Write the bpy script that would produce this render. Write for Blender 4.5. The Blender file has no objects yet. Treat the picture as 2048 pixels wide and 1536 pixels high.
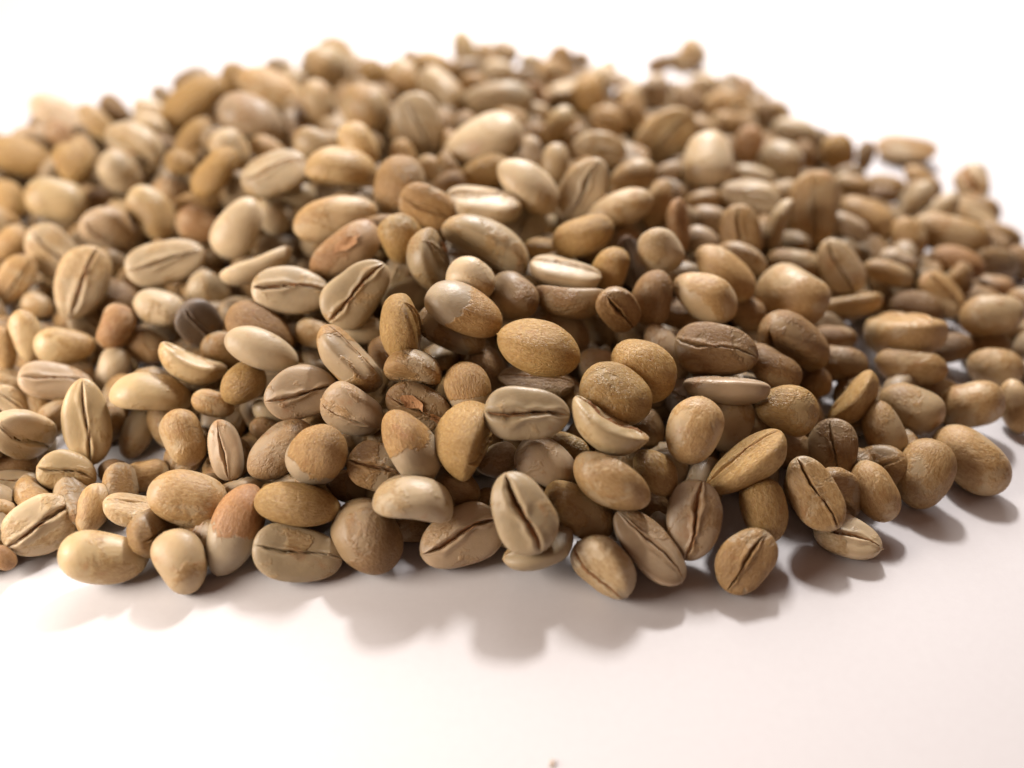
import bpy, math, random
import numpy as np
from mathutils import Quaternion, Vector, Matrix

scene = bpy.context.scene
C = scene.collection
R = math.radians
# one Blender unit = one centimetre

# ------------------------------------------------------------------ camera
cam_d = bpy.data.cameras.new("camera")
cam = bpy.data.objects.new("camera", cam_d)
C.objects.link(cam)
cam.location = (0, 0, 9.75)
cam.rotation_euler = (R(90 - 42), 0, 0)
cam_d.sensor_width = 36.0
cam_d.lens = 36.0 * 1900 / 2048
cam_d.clip_start = 0.1
cam_d.clip_end = 3000
cam_d.dof.use_dof = True
cam_d.dof.focus_distance = 12.2
cam_d.dof.aperture_fstop = 0.072
scene.camera = cam

# ------------------------------------------------------------------ light
world = bpy.data.worlds.new("World")
scene.world = world
world.use_nodes = True
bg = world.node_tree.nodes["Background"]
bg.inputs[0].default_value = (1.0, 0.56, 0.38, 1)
bg.inputs[1].default_value = 0.14

def area(name, loc, target, sx, sy, power, col):
    d = bpy.data.lights.new(name, 'AREA')
    d.shape = 'RECTANGLE'; d.size = sx; d.size_y = sy
    d.energy = power; d.color = col
    o = bpy.data.objects.new(name, d)
    C.objects.link(o)
    o.location = loc
    o.rotation_euler = (Vector(target) - Vector(loc)).to_track_quat('-Z', 'Y').to_euler()
    return o

AZ, EL, DIST = R(12), R(49), 24.0
key = bpy.data.objects.new("window_light", bpy.data.lights.new("window_light", 'POINT'))
key.data.energy = 23800
key.data.color = (1.0, 0.985, 0.98)
key.data.shadow_soft_size = 1.3
key.location = (DIST * math.cos(EL) * math.sin(AZ), 11 + DIST * math.cos(EL) * math.cos(AZ), DIST * math.sin(EL))
C.objects.link(key)
area("rear_fill_light", (0, 75, 45), (0, 30, 0), 60, 40, 52000, (1.0, 0.98, 0.97))  # unseen area lamp, added to whiten the table behind the heap
area("side_fill_light", (-16, 5, 8), (-7, 9, 0), 9, 8, 4200, (1.0, 0.92, 0.83))  # soft fill lamp added out of view to brighten left beans and table

scene.view_settings.view_transform = 'Standard'
scene.view_settings.look = 'None'
scene.view_settings.exposure = 0.0
scene.view_settings.gamma = 1.0
scene.cycles.use_denoising = True
scene.cycles.max_bounces = 8
scene.cycles.diffuse_bounces = 1

# ------------------------------------------------------------------ materials
def nodes_of(name):
    m = bpy.data.materials.new(name)
    m.use_nodes = True
    nt = m.node_tree
    return m, nt, nt.nodes, nt.links, nt.nodes["Principled BSDF"]

def bean_material(name, bare, skin, cover, wrinkle=0.5, rough=0.42, island=False, split=0):
    """Waxy seed colour with torn patches of papery silverskin over it."""
    m, nt, N, L, P = nodes_of(name)
    tc = N.new("ShaderNodeTexCoord")
    info = N.new("ShaderNodeObjectInfo")
    if island:
        geo = N.new("ShaderNodeNewGeometry"); rnd = geo.outputs["Random Per Island"]
    else:
        rnd = info.outputs["Random"]
    off = N.new("ShaderNodeVectorMath"); off.operation = 'SCALE'
    off.inputs[0].default_value = (37.0, 91.0, 53.0)
    L.new(rnd, off.inputs["Scale"])
    add = N.new("ShaderNodeVectorMath"); add.operation = 'ADD'
    L.new(tc.outputs["Object"], add.inputs[0]); L.new(off.outputs[0], add.inputs[1])
    co = add.outputs[0]
    # long-axis stretch for the wrinkles
    mp = N.new("ShaderNodeMapping"); mp.inputs["Scale"].default_value = (0.55, 1.25, 1.25)
    L.new(co, mp.inputs[0])

    def noise(scale, detail, rough_, src, dist=0.0):
        n = N.new("ShaderNodeTexNoise")
        n.inputs["Scale"].default_value = scale; n.inputs["Detail"].default_value = detail
        n.inputs["Roughness"].default_value = rough_; n.inputs["Distortion"].default_value = dist
        L.new(src, n.inputs["Vector"])
        return n.outputs["Fac"]

    def ramp(src, a, b):
        r = N.new("ShaderNodeMapRange"); r.inputs[1].default_value = a; r.inputs[2].default_value = b
        L.new(src, r.inputs[0]); return r.outputs[0]

    def math_(op, a, b):
        q = N.new("ShaderNodeMath"); q.operation = op
        for i, v in enumerate((a, b)):
            if isinstance(v, (int, float)): q.inputs[i].default_value = v
            else: L.new(v, q.inputs[i])
        return q.outputs[0]

    def mix(fac, a, b, blend='MIX'):
        x = N.new("ShaderNodeMix"); x.data_type = 'RGBA'; x.blend_type = blend
        if isinstance(fac, (int, float)): x.inputs[0].default_value = fac
        else: L.new(fac, x.inputs[0])
        for i, v in ((6, a), (7, b)):
            if isinstance(v, tuple): x.inputs[i].default_value = (*v, 1)
            else: L.new(v, x.inputs[i])
        return x.outputs[2]

    fray = noise(18, 3, 0.6, co)
    big = noise(1.5, 5, 0.62, co, 0.35)
    thr = 0.5 + (0.5 - cover) * 0.42
    shift = math_('MULTIPLY', math_('SUBTRACT', rnd, 0.5), 0.10)
    bigs = math_('ADD', big, shift)
    if split:      # skin left on one end only, torn across the middle
        sx = N.new("ShaderNodeSeparateXYZ"); L.new(tc.outputs["Object"], sx.inputs[0])
        bigs = math_('ADD', math_('MULTIPLY', big, 0.5), math_('ADD', math_('MULTIPLY', sx.outputs[0], 0.8 * split), 0.30))
    ew = 0.012 if split else 0.03
    patch = ramp(math_('ADD', bigs, math_('MULTIPLY', math_('SUBTRACT', fray, 0.5), 0.10)), thr - ew, thr + ew)
    soft = noise(2.2, 3, 0.5, co)
    fine = noise(26, 4, 0.65, mp.outputs[0], 0.8)
    grain = noise(60, 2, 0.6, co)
    bare_c = mix(ramp(soft, 0.35, 0.68), tuple(c * 0.86 for c in bare), tuple(min(1, c * 1.12) for c in bare))
    dark_skin = tuple(c * k for c, k in zip(skin, (0.72, 0.62, 0.5)))
    skin_c = mix(ramp(fine, 0.36, 0.62), dark_skin, skin)
    col = mix(patch, bare_c, skin_c)
    rust = ramp(noise(2.6, 4, 0.6, co, 0.4), 0.62, 0.72)
    col = mix(math_('MULTIPLY', rust, 0.4), col, (skin[0] * 0.78, skin[1] * 0.50, skin[2] * 0.36))
    # pale scuffs and dust
    scuff = ramp(noise(34, 3, 0.7, mp.outputs[0], 1.5), 0.66, 0.74)
    col = mix(math_('MULTIPLY', scuff, 0.5), col, tuple(min(0.85, c * 1.6 + 0.06) for c in skin))
    # bean-to-bean brightness
    br = N.new("ShaderNodeHueSaturation")
    w2 = N.new("ShaderNodeTexWhiteNoise"); w2.noise_dimensions = '1D'
    L.new(rnd, w2.inputs["W"])
    val = ramp(w2.outputs["Value"], 0, 1)
    mr = N.new("ShaderNodeMapRange"); mr.inputs[3].default_value = 0.86; mr.inputs[4].default_value = 1.14
    L.new(w2.outputs["Value"], mr.inputs[0]); L.new(mr.outputs[0], br.inputs["Value"])
    L.new(col, br.inputs["Color"])
    L.new(br.outputs[0], P.inputs["Base Color"])
    # relief: skin stands proud of the seed and is wrinkled
    h = math_('ADD', math_('MULTIPLY', patch, 0.07), math_('MULTIPLY', math_('MULTIPLY', fine, patch), 1.1 * wrinkle))
    h = math_('ADD', h, math_('MULTIPLY', fine, 0.11))
    h = math_('ADD', h, math_('MULTIPLY', grain, 0.10))
    h = math_('ADD', h, math_('MULTIPLY', noise(7, 3, 0.55, co), 0.28))
    bp = N.new("ShaderNodeBump"); bp.inputs["Strength"].default_value = 0.8; bp.inputs["Distance"].default_value = 0.03
    L.new(h, bp.inputs["Height"]); L.new(bp.outputs[0], P.inputs["Normal"])
    rr = N.new("ShaderNodeMapRange"); rr.inputs[1].default_value = 0.3; rr.inputs[2].default_value = 0.7
    rr.inputs[3].default_value = rough - 0.08; rr.inputs[4].default_value = rough + 0.14
    L.new(fine, rr.inputs[0]); L.new(rr.outputs[0], P.inputs["Roughness"])
    P.inputs["Specular IOR Level"].default_value = 0.45
    P.inputs["Subsurface Weight"].default_value = 0.18
    P.inputs["Subsurface Radius"].default_value = (1.0, 0.55, 0.25)
    P.inputs["Subsurface Scale"].default_value = 0.05
    return m

TONES = {
    #    bare seed            silverskin           cover wrinkle rough
    'g': ((.38, .30, .18),  (.50, .36, .18),  .33, .5, .38),
    'o': ((.42, .305, .145),   (.50, .32, .105), .86, 1.0, .34),
    'b': ((.26, .175, .09),  (.29, .165, .06), .62, .8, .42),
    'm': ((.40, .305, .185),   (.46, .285, .11),  .52, .8, .38),
    'p': ((.58, .465, .295),   (.58, .435, .235),  .40, .4, .38),
    't': ((.50, .37, .205), (.50, .325, .135), .55, .4, .40),
    'y': ((.60, .455, .24),  (.59, .415, .19),  .45, .3, .36),
    'r': ((.47, .31, .17),   (.46, .25, .10),   .60, .7, .42),
    'n': ((.43, .32, .205), (.47, .32, .17),  .38, .5, .38),
    'd': ((.15, .11, .08),   (.22, .13, .065),  .45, .8, .48),
    'w': ((.66, .54, .39),   (.62, .48, .30),   .35, .3, .40),
}
NAMES = {'g': 'olive_grey', 'o': 'golden', 'b': 'brown', 'm': 'patchy', 'p': 'pale', 't': 'tan', 'y': 'yellowish',
         'r': 'rusty', 'n': 'pinkish_grey', 'd': 'dark', 'w': 'whitish'}
def toward_tan(c, k=0.25, mean=(.49, .355, .185)):
    return (c[0] * (1 - k) + mean[0] * k, (c[1] * (1 - k) + mean[1] * k) * .955, (c[2] * (1 - k) + mean[2] * k) * .96)
TONES = {k: (toward_tan(v[0]), toward_tan(v[1]), *v[2:]) if k != 'd' else v for k, v in TONES.items()}
MAT = {k: bean_material(NAMES[k] + "_bean", *v) for k, v in TONES.items()}
MAT['1'] = bean_material("half_bare_golden_bean", toward_tan((.38, .31, .21)), toward_tan((.48, .30, .115), .12), .5, .9, .38, split=1)
MAT['2'] = bean_material("half_bare_brown_bean", toward_tan((.38, .31, .21)), toward_tan((.48, .30, .115), .12), .5, .9, .38, split=-1)
MAT['3'] = bean_material("half_bare_orange_bean", toward_tan((.42, .35, .24)), toward_tan((.50, .27, .115), .12), .5, .5, .40, split=1)
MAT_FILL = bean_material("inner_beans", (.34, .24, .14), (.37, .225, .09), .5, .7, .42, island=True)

def crease_material():
    m, nt, N, L, P = nodes_of("crease_chaff")
    tc = N.new("ShaderNodeTexCoord")
    n = N.new("ShaderNodeTexNoise"); n.inputs["Scale"].default_value = 14; n.inputs["Detail"].default_value = 5
    n.inputs["Distortion"].default_value = 1.0
    L.new(tc.outputs["Object"], n.inputs["Vector"])
    x = N.new("ShaderNodeMix"); x.data_type = 'RGBA'
    L.new(n.outputs["Fac"], x.inputs[0])
    x.inputs[6].default_value = (.28, .105, .035, 1); x.inputs[7].default_value = (.62, .35, .16, 1)
    L.new(x.outputs[2], P.inputs["Base Color"])
    P.inputs["Roughness"].default_value = 0.7
    b = N.new("ShaderNodeBump"); b.inputs["Strength"].default_value = 0.7; b.inputs["Distance"].default_value = 0.03
    L.new(n.outputs["Fac"], b.inputs["Height"]); L.new(b.outputs[0], P.inputs["Normal"])
    return m
M_CREASE = crease_material()

def table_material():
    m, nt, N, L, P = nodes_of("white_table")
    tc = N.new("ShaderNodeTexCoord")
    n = N.new("ShaderNodeTexNoise"); n.inputs["Scale"].default_value = 9; n.inputs["Detail"].default_value = 8
    n.inputs["Roughness"].default_value = 0.7
    L.new(tc.outputs["Object"], n.inputs["Vector"])
    x = N.new("ShaderNodeMix"); x.data_type = 'RGBA'
    L.new(n.outputs["Fac"], x.inputs[0])
    x.inputs[6].default_value = (.70, .655, .65, 1); x.inputs[7].default_value = (.76, .72, .715, 1)
    L.new(x.outputs[2], P.inputs["Base Color"])
    P.inputs["Roughness"].default_value = 0.5
    P.inputs["Specular IOR Level"].default_value = 0.3
    b = N.new("ShaderNodeBump"); b.inputs["Strength"].default_value = 0.12; b.inputs["Distance"].default_value = 0.01
    n2 = N.new("ShaderNodeTexNoise"); n2.inputs["Scale"].default_value = 40; n2.inputs["Detail"].default_value = 4
    L.new(tc.outputs["Object"], n2.inputs["Vector"])
    L.new(n2.outputs["Fac"], b.inputs["Height"]); L.new(b.outputs[0], P.inputs["Normal"])
    return m

# ------------------------------------------------------------------ table
def link_mesh(name, verts, faces, mat, parent=None, smooth=True):
    me = bpy.data.meshes.new(name)
    me.from_pydata(verts, [], faces)
    me.materials.append(mat)
    if smooth:
        me.polygons.foreach_set("use_smooth", [True] * len(me.polygons))
    me.update()
    o = bpy.data.objects.new(name, me)
    C.objects.link(o)
    if parent is not None: o.parent = parent
    return o

S = 320
table = link_mesh("table_surface",
    [(-S, -S, 0), (S, -S, 0), (S, S, 0), (-S, S, 0), (-S, -S, -3), (S, -S, -3), (S, S, -3), (-S, S, -3)],
    [(0, 1, 2, 3), (4, 7, 6, 5), (0, 4, 5, 1), (1, 5, 6, 2), (2, 6, 7, 3), (3, 7, 4, 0)], table_material(), smooth=False)
table['kind'] = 'structure'
table['label'] = 'smooth white table top under the coffee beans'

# ------------------------------------------------------------------ the shape of a bean
class Shape:
    """x along the bean, +z the flat side with the crease, -z the domed back; sizes in cm."""
    def __init__(s, L, W, T, rng, key='', bend=None):
        s.L, s.W, s.T, s.key = L / 2, W / 2, T, key
        s.taper = rng.uniform(-.16, .16)
        s.pw = rng.uniform(2.1, 2.9)
        s.qw = rng.uniform(.47, .56)
        s.amp = rng.uniform(.05, .15); s.ph = rng.uniform(-.6, .6); s.off = rng.uniform(-.08, .08)
        s.g = rng.uniform(.11, .24); s.wg = rng.uniform(.022, .046)
        s.bend = rng.uniform(.0, .10) if bend is None else bend
        s.face = rng.uniform(.30, .39)
        s.wv = [(rng.uniform(-3.2, 3.2), rng.uniform(-2.6, 2.6), rng.uniform(-2.6, 2.6), rng.uniform(0, 6.28), rng.uniform(.014, .040)) for _ in range(6)]
        s.wv += [(rng.uniform(-9, 9), rng.uniform(-7, 7), rng.uniform(-7, 7), rng.uniform(0, 6.28), rng.uniform(.002, .006)) for _ in range(6)]
        s.jag = rng.uniform(0, 6.28)
        s.lobe = rng.uniform(-.10, .10)
        s.dent = None
        s.flare = 0.0
        if key in ('open', 'striped', 'bigcheek'): s.g, s.wg, s.flare = .32, .055, .05
        if key in ('redcrease', 'slash', 'palelevel', 'leanright'): s.g, s.wg = .22, .045
        if key in ('crescent', 'boat'): s.bend, s.wg, s.g = .24, .13, .30
        if key in ('saddle', 'arched', 'cream'): s.bend = .17
        if key == 'pit': s.g, s.wg = .3, .2
    def env(s, x):
        return np.clip(1 - np.abs(x) ** s.pw, 0, 1) ** s.qw
    def yc(s, x):
        return s.off + s.amp * np.sin(2.6 * x + s.ph) + .012 * np.sin(17 * x + s.jag) + .008 * np.sin(31 * x + 2 * s.jag)
    def point(s, x, y, side):
        """x, y in -1..1 ; side +1 face, -1 back -> xyz"""
        e = s.env(x)
        c = np.sqrt(np.clip(1 - y * y, 0, 1))
        zf = s.face * s.T * (c ** .58) * (1 + s.lobe * np.sign(y - s.yc(x)) * np.minimum(1, np.abs(y - s.yc(x)) * 6))
        d = np.abs(y - s.yc(x)) / (s.wg * (1 + .45 * np.sin(4.1 * x + 3 * s.jag) + .2 * np.sin(11 * x + s.jag)) + s.flare * np.abs(x))
        gr = np.exp(-d ** 1.35) * s.g * s.T * np.clip(1.12 - np.abs(x) ** 6, 0, 1) * (1 + .3 * np.sin(3.3 * x + 5 * s.jag))
        lob = .06 * s.T * np.exp(-((d - 3.2) / 2.2) ** 2)
        zf = zf - gr + lob
        zb = -(1 - s.face) * s.T * c ** .94
        z = np.where(side > 0, zf, zb) * (e ** .9)
        w = s.W * e * (1 + s.taper * x)
        X = s.L * x
        Y = w * y + .03 * s.W * np.sin(2.2 * x + s.jag)
        Z = z + s.bend * s.L * (x * x - .25)
        n = np.zeros_like(X)
        for a, b_, c_, p, k in s.wv:
            n = n + k * np.sin(a * x * 1.1 + b_ * y * e + c_ * z / s.T * 2 + p)
        q = 1 + n
        return X * (1 + n * .4), Y * q, (z * q) + s.bend * s.L * (x * x - .25)
    def mesh(s, nx, na):
        t = np.linspace(0, 1, nx + 2)[1:-1]
        xs = -np.cos(t * math.pi)
        xs = np.sign(xs) * np.abs(xs) ** .93
        u = np.linspace(-1, 1, na, endpoint=False)
        ph = math.pi * (.30 * u + .70 * u ** 3)
        X, PH = np.meshgrid(xs, ph, indexing='ij')
        Y = np.sin(PH); side = np.where(np.cos(PH) >= 0, 1, -1)
        x, y, z = s.point(X, Y, side)
        v = np.stack([x, y, z], -1).reshape(-1, 3)
        tip = []
        for xe in (-1., 1.):
            tip.append((s.L * xe * .998, .03 * s.W * math.sin(2.2 * xe + s.jag), s.bend * s.L * .75))
        v = np.vstack([v, np.array(tip)])
        f = []
        for i in range(nx - 1):
            for j in range(na):
                k = (j + 1) % na
                f.append((i * na + j, i * na + k, (i + 1) * na + k, (i + 1) * na + j))
        a, b = nx * na, nx * na + 1
        for j in range(na):
            k = (j + 1) % na
            f.append((a, k, j)); f.append((b, (nx - 1) * na + j, (nx - 1) * na + k))
        return v, f
    def crease(s, rng, n=34, wide=1.0):
        xs = np.linspace(-.90, .90, n)
        rows, f = [], []
        cols = 7
        lift = .012 * s.T * 10 * .1
        for i, x in enumerate(xs):
            wl = s.wg * wide * (.55 + .5 * rng.random()) * (1 - .5 * abs(x) ** 4)
            wr = s.wg * wide * (.55 + .5 * rng.random()) * (1 - .5 * abs(x) ** 4)
            for j in range(cols):
                q = -wl + (wl + wr) * j / (cols - 1)
                y = s.yc(np.array(x)) + q
                p = s.point(np.array([x]), np.array([float(y)]), np.array([1]))
                edge = .010 if j in (0, cols - 1) else .004
                rows.append((float(p[0][0]), float(p[1][0]), float(p[2][0]) + edge * (.5 + rng.random()) * s.T * 2))
        for i in range(n - 1):
            for j in range(cols - 1):
                a = i * cols + j
                f.append((a, a + cols, a + cols + 1, a + 1))
        return rows, f

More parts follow.
